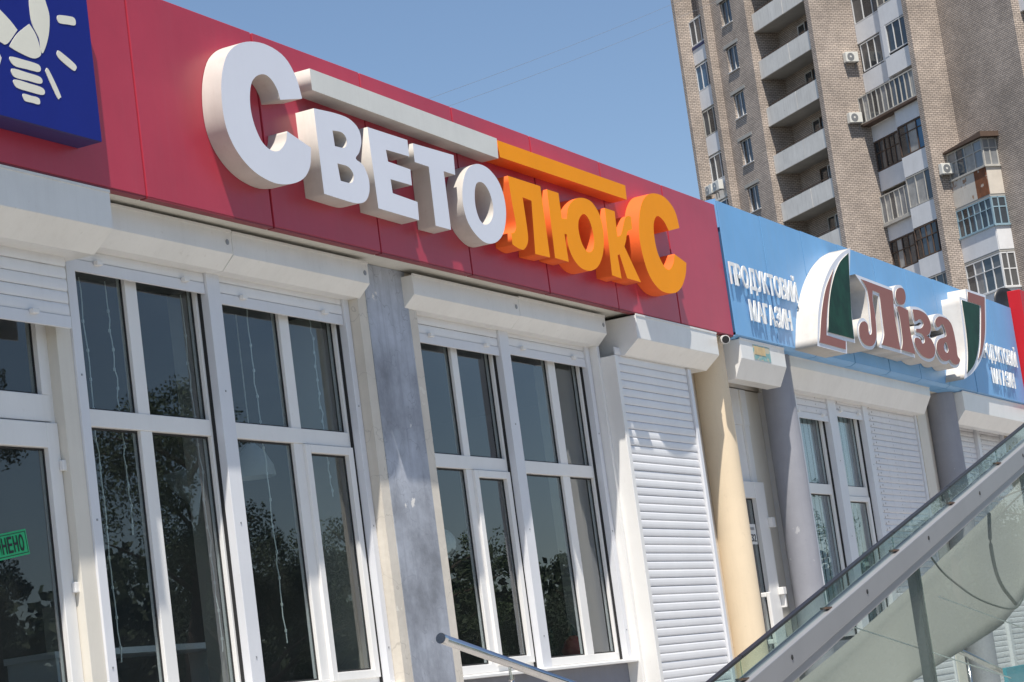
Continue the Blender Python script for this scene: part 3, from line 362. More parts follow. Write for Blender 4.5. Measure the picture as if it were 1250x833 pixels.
def pane(parent, x0, x1, z0, z1, y, mat='window_glass'):
    p = MB().box(x0, x1, y, y + 0.006, z0, z1).build('pane', M[mat], parent)
    p.rotation_euler.z = 0
    gk = MB(); w = 0.014; yy0, yy1 = y - 0.006, y - 0.0005
    gk.box(x0, x0 + w, yy0, yy1, z0, z1).box(x1 - w, x1, yy0, yy1, z0, z1).box(x0 + w, x1 - w, yy0, yy1, z0, z0 + w).box(x0 + w, x1 - w, yy0, yy1, z1 - w, z1)
    gk.build('gasket', M['gasket'], parent)
    return p
def shop_window(store, rails, zb, t0, t1, zt, yr, mullions, sashes, yf=8.465, mat='window_glass', hide=0.0, fw=0.055):
    """rails: guide rails (x0, x1) from left to right; one mullion between two rails; sashes: set of (half, column) in the lower row"""
    f = MB(); y0, y1 = yf, yf + 0.07
    halves = [(rails[i][1] - 0.02, rails[i+1][0] + 0.02) for i in range(len(rails)-1)]
    cells = []
    for h, (a, b) in enumerate(halves):
        ms = mullions[h]; edges = [a + fw] + [e for m in ms for e in m] + [b - fw]
        f.box(a, a + fw, y0, y1, zb, zt).box(b - fw, b, y0, y1, zb, zt)
        f.box(a + fw, b - fw, y0, y1, zb, zb + 0.07).box(a + fw, b - fw, y0, y1, zt - 0.06, zt)
        f.box(a + fw, b - fw, y0 - 0.004, y1, t0, t1)
        for m in ms: f.box(m[0], m[1], y0 + 0.003, y1, zb + 0.07, t0).box(m[0], m[1], y0 + 0.003, y1, t1, zt - 0.06)
        for c in range(len(ms) + 1):
            cells.append((h, c, edges[2*c], edges[2*c+1]))
    w = f.build('window', M['plastic'], store, bevel=0.004)
    for h, c, a, b in cells:
        pane(w, a, b, t1, zt - 0.06, yf + 0.035, mat)
        if (h, c) in sashes:
            s = MB(); q = 0.06; z0, z1 = zb + 0.05, t0 - 0.005
            s.box(a - 0.012, a + q, yf - 0.022, yf + 0.03, z0, z1).box(b - q, b + 0.012, yf - 0.022, yf + 0.03, z0, z1)
            s.box(a + q, b - q, yf - 0.022, yf + 0.03, z0, z0 + q).box(a + q, b - q, yf - 0.022, yf + 0.03, z1 - q, z1)
            s.build('sash', M['plastic'], w, bevel=0.004)
            pane(w, a + q, b - q, z0 + q, z1 - q, yf + 0.02, mat)
        else:
            pane(w, a, b, zb + 0.07, t0, yf + 0.035, mat)
    for (a, b) in rails:
        MB().box(a, b, yr, yf + 0.002, zb - 0.02, zt + 0.1).build('guide_rail', M['alu'], w, bevel=0.003)
        MB().box(a - 0.012, a - 0.001, yf - 0.022, yf + 0.002, zb, zt + 0.1).build('rail_seal', M['gasket'], w)
        for zz in (zb + 0.25, zb + 1.15, zb + 2.05):
            MB().box((a + b) / 2 - 0.006, (a + b) / 2 + 0.006, yr - 0.004, yr + 0.001, zz, zz + 0.012).build('screw', M['steel_dull'], w)
    return w

# ------------------------------------------------------------------ red shop
shop = empty('storefront', (16, 8.5, 0.95), 'lighting shop with red panelled fascia, tall white-framed windows and one grey peeling pilaster', 'shop')
joints = [8.98, 10.52, 12.05, 13.56, 15.07, 16.57, 18.04, 19.53, 21.05, 22.51]
fasc = MB().box(8.98, 22.50, 8.026, 8.05, 5.07, 6.42).build('fascia', M['red_bright'], shop)
for i in range(len(joints) - 1):
    dy = random.uniform(-0.002, 0.002)
    p = MB()
    a, b = joints[i] + 0.011, joints[i+1] - 0.011
    p.box(a, b, 8.0 + dy, 8.024 + dy, 5.052, 6.44)
    p.box(a, b, 8.024 + dy, 8.06, 5.052, 5.064)
    p.box(a, b, 8.024 + dy, 8.10, 6.425, 6.44)
    p.build('panel', M['red'], fasc, bevel=0.004)
    MB().box(a, b, 8.002, 8.062, 5.040, 5.051).build('edge_trim', M['red_edge'], fasc)
MB().box(8.98, 22.50, 8.064, 8.54, 5.062, 5.09).build('soffit', M['soffit'], shop)
MB().box(8.98, 22.5, 8.11, 14.0, 6.30, 6.38).build('roof', M['roofing'], shop)
MB().box(8.98, 22.6, 8.56, 8.80, 4.80, 6.29).build('wall', M['plaster'], shop)
MB().box(8.98, 22.3, 8.44, 8.80, 0.95, 1.86).build('wall', M['wallgrey'], shop)
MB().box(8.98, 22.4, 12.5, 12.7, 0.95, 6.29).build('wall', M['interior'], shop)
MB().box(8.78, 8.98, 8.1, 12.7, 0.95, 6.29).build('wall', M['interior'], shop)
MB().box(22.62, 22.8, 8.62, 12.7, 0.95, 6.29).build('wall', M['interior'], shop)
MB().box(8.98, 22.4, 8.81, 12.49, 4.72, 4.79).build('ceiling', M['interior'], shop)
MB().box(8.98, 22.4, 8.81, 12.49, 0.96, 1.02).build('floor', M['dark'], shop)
# windows
Z_B = 1.90
shop_window(shop, [(11.655, 11.745), (13.235, 13.395), (15.09, 15.165)], Z_B, 3.655, 3.765, 4.80, 8.385, [[(12.385, 12.515)], [(14.265, 14.395)]], {(1, 1)})
shop_window(shop, [(16.12, 16.20), (17.72, 17.895), (19.52, 19.60)], Z_B, 3.555, 3.665, 4.80, 8.385, [[(16.935, 17.045)], [(18.82, 18.97)]], {(0, 1)})
for a, b in ((11.6, 15.25), (16.06, 19.66)):
    s = MB().prism_x([(8.33, 1.885), (8.33, 1.862), (8.47, 1.862), (8.47, 1.899)], a, b).build('window_sill', M['plastic'], shop, bevel=0.003)
for x0, x1, z0 in ((11.75, 13.23, 4.625), (13.40, 15.085, 4.575), (16.205, 17.715, 4.545), (17.90, 19.515, 4.575)):
    roller_shutter(shop, x0, x1, 8.415, 4.80, z0)
shutter_box(shop, 11.70, 13.315, 8.2, 5.025, 4.868, 4.77)
shutter_box(shop, 13.32, 15.20, 8.2, 5.02, 4.862, 4.77)
shutter_box(shop, 15.90, 17.80, 8.2, 5.01, 4.855, 4.765)
shutter_box(shop, 17.805, 19.64, 8.2, 5.02, 4.86, 4.765)
# pilaster: painted front, bare plaster flank
pil = MB().box(15.30, 15.965, 8.30, 8.306, 0.95, 5.058).build('pilaster', M['pilaster'], shop)
MB().box(15.17, 16.10, 8.306, 8.86, 0.95, 5.058).build('core', M['plaster_cracked'], pil)
MB().box(15.10, 16.2, 8.60, 8.98, 0.95, 4.7).build('wall', M['reveal'], shop)
MB().box(13.36, 13.46, 8.62, 8.80, 1.9, 4.7).build('wall', M['reveal'], shop)
MB().box(19.62, 20.3, 8.60, 8.98, 0.95, 4.7).build('wall', M['reveal'], shop)
# full roller shutter bay, standing forward
roller_shutter(shop, 19.755, 21.50, 8.205, 4.70, 0.98, stops=False, label='closed white roller shutter of horizontal slats')
MB().box(19.665, 19.745, 8.165, 8.50, 0.95, 4.66).box(19.61, 19.664, 8.31, 8.52, 0.95, 4.78).build('shutter_flank', M['plastic'], shop, bevel=0.004)
MB().box(21.51, 21.585, 8.175, 8.42, 0.95, 4.66).build('guide_rail', M['alu'], shop, bevel=0.003)
MB().box(21.585, 22.9, 8.43, 8.56, 0.95, 5.058).build('wall', M['plaster'], shop)
shutter_box(shop, 19.90, 21.99, 8.0, 5.028, 4.805, 4.675, yb=8.46, dy=0.16, lock=False)
MB().prism_x([(8.004, 5.024), (8.004, 4.80), (8.16, 4.672), (8.46, 4.672), (8.46, 5.024)], 19.885, 19.899).build('box_end', M['plastic'], shop)
cy = MB().lathe((22.436, 8.3, 0), [(0.18, 0.95), (0.18, 5.055)], 40).build('column', M['yellow'], shop, smooth=True); cy['label'] = 'round pale yellow column between the shops'
# door bay at the far left
shutter_box(shop, 9.1, 11.648, 8.0, 5.022, 4.79, 4.66, yb=8.44, dy=0.16, lock=False)
roller_shutter(shop, 9.3, 11.53, 8.31, 4.66, 4.215)
d = MB()
d.box(9.3, 11.47, 8.47, 8.55, 3.665, 3.83).box(11.40, 11.47, 8.47, 8.55, 3.83, 4.75).box(9.3, 11.40, 8.47, 8.55, 4.65, 4.75)
d.box(11.385, 11.50, 8.455, 8.53, 0.98, 3.655).box(9.3, 11.385, 8.455, 8.53, 3.50, 3.655).box(9.3, 11.385, 8.455, 8.53, 0.98, 1.6)
dr = d.build('door', M['plastic'], shop, bevel=0.005)
pane(dr, 9.4, 11.40, 3.83, 4.65, 8.51); pane(dr, 9.4, 11.385, 1.6, 3.50, 8.495)
for zz in (3.36, 2.62):
    MB().box(11.47, 11.555, 8.425, 8.455, zz, zz + 0.065).box(11.53, 11.56, 8.435, 8.455, zz - 0.07, zz).build('hinge', M['plastic'], dr, bevel=0.006)
MB().box(11.505, 11.655, 8.40, 8.56, 0.95, 4.72).build('jamb', M['jamb'], shop, bevel=0.004)
MB().box(11.46, 11.504, 8.475, 8.56, 0.95, 4.72).build('jamb', M['plastic'], shop)

# ------------------------------------------------------------------ blue shop
grocer = empty('storefront', (29, 8.5, 0.95), 'grocery shop with pale blue panelled fascia, grey round columns and worn roller shutters', 'shop')
bj = [22.52, 23.82, 25.18, 26.54, 27.95, 29.32, 30.68, 32.12, 33.58, 34.97]
bf = MB().box(22.53, 34.96, 7.9865, 8.03, 5.09, 6.478).build('fascia', M['blue_joint'], grocer)
MB().box(22.512, 22.524, 7.985, 8.12, 6.2, 6.505).build('end_trim', M['blue'], bf)
for i in range(len(bj) - 1):
    dy = random.uniform(-0.0025, 0.0025); a, b = bj[i] + 0.013, bj[i+1] - 0.013; t = 6.485 + 0.007 * i
    p = MB().box(a, b, 7.978 + dy, 7.986, 5.065, t).box(a, b, 7.987, 8.08, t - 0.006, t)
    p.prism_x([(7.978 + dy, 5.064), (8.04, 5.035), (8.26, 5.035), (8.26, 5.045), (7.986, 5.064)], a, b)
    p.build('panel', M['blue'], bf)
MB().box(22.6, 36, 8.10, 14, 6.30, 6.36).build('roof', M['roofing'], grocer)
MB().box(22.9, 36, 8.262, 8.7, 5.04, 5.06).build('soffit', M['soffit'], grocer)
MB().box(22.91, 36, 8.62, 8.8, 4.72, 5.03).build('wall', M['plaster'], grocer)
MB().box(24.7, 36, 8.46, 8.7, 0.95, 1.86).build('wall', M['wallgrey'], grocer)
MB().box(22.9, 36, 11.5, 11.7, 0.95, 6.2).build('wall', M['interior'], grocer)
MB().box(22.9, 36, 8.9, 11.4, 4.7, 4.78).build('ceiling', M['interior'], grocer)
shutter_box(grocer, 22.66, 24.04, 8.0, 5.035, 4.83, 4.63, yb=8.26, dy=0.1, lock=False)
MB().prism_x([(8.003, 5.03), (8.003, 4.826), (8.10, 4.627), (8.26, 4.627), (8.26, 5.03)], 22.645, 22.659).build('box_end', M['plastic'], grocer)
stk = MB().box(23.03, 23.55, 7.9965, 7.9985, 4.845, 5.005).build('sticker', paint('sticker_teal', (0.22, 0.42, 0.42), 0.6, 0.25, 10, wear=((0.50, 0.47, 0.36), 0.52, 14)), grocer)
MB().box(23.06, 23.40, 7.994, 7.9962, 4.90, 4.99).build('print', paint('sticker_yellow', (0.58, 0.44, 0.24), 0.6, 0.2, 12), stk)
stk['label'] = 'faded teal and yellow sticker on the shutter box'
# door
d = MB().box(22.95, 24.28, 8.60, 8.66, 4.3, 4.7).box(23.56, 23.66, 8.56, 8.66, 0.98, 3.48).box(23.97, 24.28, 8.545, 8.64, 0.98, 3.66).box(22.95, 23.97, 8.55, 8.64, 3.48, 3.66).box(22.95, 24.28, 8.61, 8.64, 3.66, 4.299)
gd = d.build('door', M['plastic'], grocer, bevel=0.004)
pane(gd, 23.0, 23.56, 1.1, 3.48, 8.60); pane(gd, 23.66, 23.97, 1.1, 3.48, 8.60)
MB().box(24.05, 24.10, 8.58, 8.609, 3.67, 4.69).build('glazing_bar', M['plastic'], gd)
MB().box(24.24, 24.36, 8.50, 8.545, 3.16, 3.27).build('hinge', M['plastic'], gd, bevel=0.005)
MB().box(24.22, 24.32, 8.48, 8.545, 2.42, 2.50).box(24.27, 24.31, 8.49, 8.545, 2.28, 2.42).build('hinge', M['plastic'], gd, bevel=0.005)
MB().box(23.70, 23.76, 8.46, 8.50, 1.9, 2.45).box(23.70, 23.76, 8.50, 8.56, 2.40, 2.45).box(23.70, 23.76, 8.50, 8.56, 1.9, 1.95).build('handle', M['plastic'], gd, bevel=0.008)
MB().box(24.29, 25.25, 8.62, 8.70, 0.95, 4.7).build('jamb', M['jamb'], grocer)
MB().box(24.74, 24.81, 8.50, 8.62, 0.95, 4.7).build('guide_rail', M['alu'], grocer)
for cx, r, lab in ((24.517, 0.175, 'round blue-grey column beside the grocery door'), (31.25, 0.20, 'round blue-grey column beyond the worn shutter')):
    c_ = MB().lathe((cx, 8.3, 0), [(r, 0.95), (r, 5.034)], 40).build('column', M['greycol'], grocer, smooth=True); c_['label'] = lab
shutter_box(grocer, 24.62, 30.22, 8.14, 5.03, 4.915, 4.695, yb=8.55, dy=0.12, lock=False)
shop_window(grocer, [(25.20, 25.33), (26.46, 26.75), (27.84, 28.02)], 1.9, 3.56, 3.68, 4.70, 8.37, [[], []], {(1, 0)}, fw=0.09)
roller_shutter(grocer, 25.1, 26.455, 8.40, 4.70, 4.42, 'slat_worn'); roller_shutter(grocer, 26.755, 27.835, 8.40, 4.70, 4.51, 'slat_worn')
roller_shutter(grocer, 28.03, 30.12, 8.40, 4.72, 0.98, 'slat_worn', stops=False, label='closed roller shutter with dark scuffs and flaked paint')
MB().box(30.13, 30.20, 8.37, 8.46, 0.95, 4.72).build('guide_rail', M['alu'], grocer)
MB().box(30.21, 30.62, 8.36, 8.6, 0.95, 5.03).build('jamb', M['jamb'], grocer)
MB().box(30.63, 31.9, 8.46, 8.6, 0.95, 5.03).build('wall', M['plaster'], grocer)
shutter_box(grocer, 31.35, 36, 8.0, 5.03, 4.77, 4.60, yb=8.26, dy=0.14, lock=False)
roller_shutter(grocer, 31.95, 33.2, 8.42, 4.75, 1.0, 'slat_worn', stops=False); roller_shutter(grocer, 33.36, 34.7, 8.42, 4.75, 1.0, 'slat_worn', stops=False)
MB().box(33.21, 33.35, 8.36, 8.5, 0.95, 4.75).build('guide_rail', M['alu'], grocer); MB().box(34.71, 34.8, 8.36, 8.5, 0.95, 4.75).build('guide_rail', M['alu'], grocer)
# vertical blinds behind the grocery glass
for k, (x0, x1) in enumerate(((25.35, 26.5), (26.8, 27.9))):
    vb = empty('vertical_blind', ((x0 + x1) / 2, 8.58, 4.6), ('pale vertical blind behind the fixed grocery pane' if k == 0 else 'pale vertical blind behind the opening grocery sash'), 'blind')
    MB().box(x0, x1, 8.565, 8.60, 4.58, 4.62).build('rail', M['alu'], vb)
    n = 13
    for i in range(n):
        xx = x0 + (i + 0.5) * (x1 - x0) / n; w = 0.047
        MB().prism_y([(xx - w, 1.9), (xx + w, 1.9), (xx + w, 4.58), (xx - w, 4.58)], 8.575 + (i % 2) * 0.012, 8.577 + (i % 2) * 0.012).build('slat', M['blind'], vb)
# neighbour beyond
nb = empty('storefront', (37, 8.4, 0.95), 'neighbouring shop with a bright red fascia box standing proud of the blue one', 'shop')
MB().box(34.985, 41, 7.8, 8.0, 5.0, 6.80).build('fascia', M['red_bright'], nb, bevel=0.008)
MB().box(36.01, 41, 8.01, 8.44, 5.0, 6.41).build('wall', M['plaster'], nb)
MB().box(36.01, 41, 8.45, 8.7, 0.95, 4.99).build('wall', M['plaster'], nb)
MB().box(36.01, 41, 8.445, 14, 6.3, 6.4).build('roof', M['roofing'], nb)

# ------------------------------------------------------------------ signs
def glyph_mesh(name, paths, y_front, y_back, mat_face, mat_side, offset=0.0, bevel=0.0):
    cu = bpy.data.curves.new(name, 'CURVE'); cu.dimensions = '2D'; cu.fill_mode = 'BOTH'
    for pth in paths:
        sp = cu.splines.new('POLY'); sp.points.add(len(pth) - 1)
        for q, (x, z) in enumerate(pth): sp.points[q].co = (x, z, 0, 1)
        sp.use_cyclic_u = True
    cu.extrude = (y_back - y_front) / 2 - bevel; cu.offset = offset; cu.bevel_depth = bevel; cu.bevel_resolution = 1
    o = bpy.data.objects.new(name, cu); col.objects.link(o)
    dg = bpy.context.evaluated_depsgraph_get(); dg.update()
    me = bpy.data.meshes.new_from_object(o.evaluated_get(dg))
    bpy.data.objects.remove(o); bpy.data.curves.remove(cu)
    ym = (y_front + y_back) / 2
    for v in me.vertices: x, z, e = v.co; v.co = (x, ym - e, z)
    me.materials.clear(); me.materials.append(mat_face); me.materials.append(mat_side)
    me.update()
    for p in me.polygons: p.material_index = 0 if p.normal.y < -0.9 else 1
    me.name = name
    return me
sign = empty('lettering_sign', (17, 7.92, 5.1), 'raised white and orange block letters with a bar above, mounted on the red fascia', 'sign')
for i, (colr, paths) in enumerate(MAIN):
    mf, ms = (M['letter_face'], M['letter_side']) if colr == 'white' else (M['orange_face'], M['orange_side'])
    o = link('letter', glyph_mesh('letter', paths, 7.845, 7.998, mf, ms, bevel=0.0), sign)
    o['label'] = ('white' if colr == 'white' else 'orange') + ' raised letter'
o = link('bar', glyph_mesh('bar', BAR_WHITE, 7.845, 7.998, M['bar_white'], M['letter_side']), sign); o['label'] = 'off-white raised bar'
o = link('bar', glyph_mesh('bar', BAR_ORANGE, 7.846, 7.998, M['orange_face'], M['orange_side']), sign); o['label'] = 'orange raised bar'
# bulb signboard
bs = empty('signboard', (10.9, 7.9, 5.2), 'dark blue box sign with a cream light bulb and rays, on the red fascia', 'sign')
MB().box(9.97, 11.365, 7.822, 7.998, 5.252, 6.62).build('casing', M['navy_side'], bs, bevel=0.003)
MB().box(9.972, 11.363, 7.8195, 7.8215, 5.254, 6.618).build('face', M['navy'], bs)
AXX = 10.665
for i, pth in enumerate(BULB):
    o = link('bulb_mark', glyph_mesh('bulb_mark', [pth], 7.8165, 7.8195, M['cream'], M['cream']), bs)
    if i >= 7:
        mir = [(2 * AXX - x, z) for x, z in reversed(pth)]
        link('bulb_mark', glyph_mesh('bulb_mark', [mir], 7.8165, 7.8195, M['cream'], M['cream']), bs)
# small letters on the blue fascia
def font_mesh(ch, bold=0.02, depth=0.05):
    c = bpy.data.curves.new('glyph', 'FONT'); c.body = ch; c.extrude = depth; c.offset = bold; c.resolution_u = 3
    o = bpy.data.objects.new('glyph', c); col.objects.link(o)
    dg = bpy.context.evaluated_depsgraph_get(); dg.update()
    me = bpy.data.meshes.new_from_object(o.evaluated_get(dg)); bpy.data.objects.remove(o); bpy.data.curves.remove(c)
    return me
def word(parent, text, x0, x1, zb, cap, y_front, depth, mat, bold=0.035, gap=0.07):
    ms = [font_mesh(ch, bold) for ch in text]; ext = [(min(v.co.x for v in m.vertices), max(v.co.x for v in m.vertices)) for m in ms]
    total = sum(b - a for a, b in ext) + gap * (len(ms) - 1); sx = (x1 - x0) / total; sz = cap / 0.748; x = x0
    for m, (a, b) in zip(ms, ext):
        for v in m.vertices:
            e = v.co.z
            v.co = (x + (v.co.x - a) * sx, y_front + (0 if e > 0 else depth), zb + (v.co.y + 0.01) * sz)
        m.materials.clear(); m.materials.append(mat); m.name = 'letter'
        for p_ in m.polygons: p_.use_smooth = False
        m.update()
        link('letter', m, parent)
        x += (b - a + gap) * sx
for k, dx in enumerate((0.0, 10.02)):
    t = empty('lettering_sign', (23.6 + dx, 7.95, 5.2), ('small white raised letters in two lines between the red fascia and the left leaf' if k == 0 else 'small white raised letters in two lines right of the framed leaf, partly hidden'), 'sign')
    word(t, 'ПРОДУКТОВИЙ', 22.52 + dx, 24.63 + dx, 5.593, 0.232, 7.940, 0.012, M['text_white'], 0.022, 0.085)
    word(t, 'МАГАЗИН', 22.97 + dx, 24.28 + dx, 5.248, 0.222, 7.940, 0.012, M['text_white'], 0.022, 0.085)
# brown, green and white sign
ls = empty('lettering_sign', (28, 7.85, 5.3), 'white edged brown serif letters between two green leaf shapes on the blue fascia', 'sign')
for nm, bd, gr, br in (('leaf', LEAF_L_BODY, LEAF_L_GREEN, LEAF_L_BROWN), ('leaf', LEAF_R_BODY, LEAF_R_GREEN, LEAF_R_BROWN)):
    b_ = link(nm, glyph_mesh(nm, bd, 7.72, 7.978, M['letter_face'], M['letter_side'], offset=0.012), ls)
    link('green_face', glyph_mesh('green_face', gr, 7.708, 7.719, M['green_face'], M['letter_side']), b_)
    link('brown_face', glyph_mesh('brown_face', br, 7.711, 7.719, M['brown_face'], M['letter_side']), b_)
for li, paths in enumerate(LISA):
    b_ = link('letter', glyph_mesh('letter', [paths[0]], 7.722 + 0.0035 * ((li * 2) % 5), 7.977 - 0.002 * li, M['letter_face'], M['letter_side'], offset=0.044), ls)
    link('brown_face', glyph_mesh('brown_face', paths, 7.712, 7.7215, M['brown_face'], M['letter_side'], offset=0.004), b_)

# security camera under the fascia corner
sc = empty('security_camera', (21.95, 8.0, 5.0), 'small white bullet security camera under the corner of the red fascia', 'camera')
MB().tube([(22.30, 8.06, 5.0), (22.02, 7.92, 4.955)], 0.045, 20).build('casing', M['plastic'], sc, smooth=False)
MB().tube([(22.03, 7.925, 4.957), (22.013, 7.9165, 4.954)], 0.037, 20).build('lens', M['black'], sc)
MB().tube([(22.24, 8.03, 4.99), (22.24, 8.06, 5.05)], 0.02, 10).build('bracket', M['plastic'], sc)
# dish behind the far fascia
ds = empty('satellite_dish', (37.6, 8.9, 6.4), 'dark round dish on the roof behind the bright red fascia', 'dish')
prof = [(0.0, 0.0), (0.1, 0.01), (0.17, 0.03), (0.23, 0.055)]
dm = MB().lathe((0, 0, 0), prof + [(0.23, 0.065), (0.16, 0.042), (0.0, 0.02)], 28).mesh('reflector', M['black'], True)
do = link('reflector', dm, ds, loc=(37.75, 8.7, 7.05)); do.rotation_euler = (math.radians(80), 0, math.radians(-40))
MB().tube([(37.7, 8.9, 6.37), (37.75, 8.8, 7.0)], 0.02).build('mast', M['steel_dull'], ds)

# ------------------------------------------------------------------ handrails
def handrail(p0, p1, posts, label, drop):
    r = empty('handrail', (p0[0], p0[1], 0.95), label, 'handrail')
    p0, p1 = Vector(p0), Vector(p1); dv = (p1 - p0).normalized()
    MB().tube([p0, p1], 0.033, 20).build('rail', M['steel'], r, smooth=True)
    MB().tube([p0 - dv * 0.012, p0 + dv * 0.03], 0.0355, 20).build('end_cap', M['steel'], r)
    for t in posts:
        q = p0.lerp(p1, t)
        MB().tube([q - Vector((0, 0, 0.09)), q - Vector((0, 0, drop))], 0.021, 14).build('post', M['steel'], r, smooth=True)
        MB().tube([q - Vector((0, 0, 0.024)), q - Vector((0, 0, 0.095))], 0.010, 10).build('bracket', M['steel'], r)
        MB().tube([q - Vector((0, 0, 0.085)), q - Vector((0, 0, 0.115))], 0.024, 14).build('collar', M['steel'], r)
handrail((13.335, 7.0, 2.095), (18.2, 7.0, 1.083), [0.19, 0.75], 'polished steel handrail sloping down in front of the red shop window', 1.1)
handrail((24.6, 7.0, 1.72), (28.4, 7.0, 1.035), [0.3, 0.8], 'polished steel handrail seen through the lower canopy glass', 0.9)
# ------------------------------------------------------------------ glass underpass canopy
cp = empty('glass_canopy', (10.2, 3.0, 0), 'sloping glass side wall of an underpass entrance with a grey metal channel', 'canopy')
def zt(x): return 1.628 + (x - 7.799) * 0.2202
def band(x0, x1, d0, d1, y0, y1, name, mat, parent, bevel=0):
    return MB().prism_y([(x0, zt(x0) - d1), (x1, zt(x1) - d1), (x1, zt(x1) - d0), (x0, zt(x0) - d0)], y0, y1).build(name, mat, parent, bevel=bevel)
cuts = [4.8 + 1.0645 * q for q in range(9)]
ch = band(4.8, 13.316, 0.086, 0.183, 2.973, 3.04, 'channel', M['channel'], cp, 0.004)
band(4.8, 13.316, 0.1833, 0.223, 2.981, 3.04, 'lower_lip', M['channel'], ch, 0.003)
for i in range(len(cuts) - 1):
    a, b = cuts[i] + 0.004, cuts[i+1] - 0.004
    u = band(a, b, 0.006, 0.102, 2.998, 3.006, 'upstand_pane', M['canopy_edge'], cp)
    band(a, b, -0.004, 0.006, 2.990, 3.013, 'black_edge', M['black'], u)
    for fr in (0.45,):
        xx = a + fr * (b - a)
        MB().prism_y([(xx + 0.010 * math.cos(t * math.pi / 4), zt(xx) - 0.129 + 0.010 * math.sin(t * math.pi / 4)) for t in range(8)], 2.970, 2.975).build('bolt', M['black'], ch)
    MB().box(b - 0.03, b + 0.036, 2.988, 3.018, zt(b) - 0.083, zt(b) - 0.074).build('clamp', M['wood_old'], cp)
pc = [4.8, 6.2, 8.1, 10.50, 12.98, 13.316]
for i in range(len(pc) - 1):
    a, b = pc[i] + 0.003, pc[i+1] - 0.003
    MB().prism_y([(a, 0.02), (b, 0.02), (b, zt(b) - 0.21), (a, zt(a) - 0.21)], 3.006, 3.014).build('pane', M['canopy_glass'], cp)
    if i:
        MB().box(pc[i] - 0.051, pc[i] - 0.012, 3.018, 3.06, 0.0, zt(pc[i]) - 0.2155).box(pc[i] + 0.0, pc[i] + 0.033, 3.018, 3.06, 0.0, zt(pc[i]) - 0.2155).build('post', M['post_grey'], cp, bevel=0.003)
# canvas: added sheet standing for the grey-green area in the glass
cv = MB(); NX = 40
def top(x): return zt(x) - 0.223 - 0.055 * max(0.0, math.sin(math.pi * min(1, max(0, (x - 8.2) / 5.2)))) ** 0.5
low = [(6.5, 0.9), (9.0, 1.2), (10.05, 1.479), (10.77, 1.562), (11.2, 1.61), (11.78, 1.68), (12.2, 1.78), (12.45, 1.87), (12.8, 2.02), (13.4, 2.3)]
def lowz(x):
    for (a, za), (b, zb) in zip(low, low[1:]):
        if a <= x <= b: return za + (zb - za) * (x - a) / (b - a)
    return low[-1][1]
verts = []; faces = []
for i in range(NX + 1):
    x = 7.0 + (13.2 - 7.0) * i / NX
    for j in range(9):
        f = j / 8; zz = lowz(x) * (1 - f) + max(top(x), lowz(x) + 0.02) * f
        sc_ = 1.12 + 0.09 * f + 0.004 * math.sin(x * 3.5 + 2 * f); verts.append((x * sc_, 3.0 * sc_, 1.6 + (zz - 1.6) * sc_))
for i in range(NX):
    for j in range(8):
        a = i * 9 + j; faces.append((a, a + 9, a + 10, a + 1))
cv.v, cv.f = verts, faces
scr = cv.build('tone_sheet', M['glass_tone'], cp, smooth=True)
so = scr.modifiers.new('thick', 'SOLIDIFY'); so.thickness = 0.004
for (a, b) in (((9.2, 3.08, 1.80), (12.1, 3.08, 1.41)), ((11.0, 3.08, 1.85), (13.25, 3.08, 1.567))):
    MB().tube([a, b], 0.003, 6).build('reflection_line', M['text_white'], cp)  # white tubes added for the thin lines reflected in the glass
def line(path, r):  # smooth dark tube drawn where a cable's shadow sags
    pts = [Vector(p) for p in path]; out = []
    for i in range(len(pts) - 1):
        p0, p1, p2_, p3_ = pts[max(i-1, 0)], pts[i], pts[i+1], pts[min(i+2, len(pts)-1)]
        for k in range(5):
            t = k / 5; out.append(0.5 * ((2*p1) + (p2_-p0)*t + (2*p0-5*p1+4*p2_-p3_)*t*t + (3*p1-p0-3*p2_+p3_)*t**3))
    out.append(pts[-1])
    MB().tube(out, r, 8).build('line', M['line'], cp, smooth=True)
line([(10.884, 3.06, 2.049), (11.044, 3.06, 1.973), (11.244, 3.06, 1.914), (11.521, 3.06, 1.848), (11.776, 3.06, 1.807), (12.074, 3.06, 1.774), (12.26, 3.06, 1.764), (12.406, 3.06, 1.771), (12.589, 3.06, 1.827), (12.75, 3.06, 1.92)], 0.005)
line([(12.17, 3.07, 2.27), (12.099, 3.07, 2.104), (12.118, 3.07, 1.966), (12.2, 3.07, 1.882), (12.329, 3.07, 1.825), (12.418, 3.07, 1.788)], 0.010)
tp = MB().box(24.23, 25.8, 6.2, 6.24, 0.952, 1.33).build('board', M['teal'], None, bevel=0.004); tag(tp, 'teal board standing behind the canopy glass beside the handrail', 'board')
P7X, P7Y = 120.452, 35.668
# ------------------------------------------------------------------ brick apartment tower
TA = math.radians(48.646)
tower = empty('apartment_building', (P7X, P7Y, 0), 'tall cream brick apartment tower with stepped walls, loggias and glazed balconies', 'building')
tower.rotation_euler.z = TA
def tb(name, mb, mat, parent=None, bevel=0):
    me = mb.mesh(name, mat); o = bpy.data.objects.new(name, me); col.objects.link(o); o.parent = parent or tower
    return o
def AB(mb, a0, a1, b0, b1, z0, z1): return mb.box(a0, a1, -b1, -b0, z0, z1)
TOP = 50.4
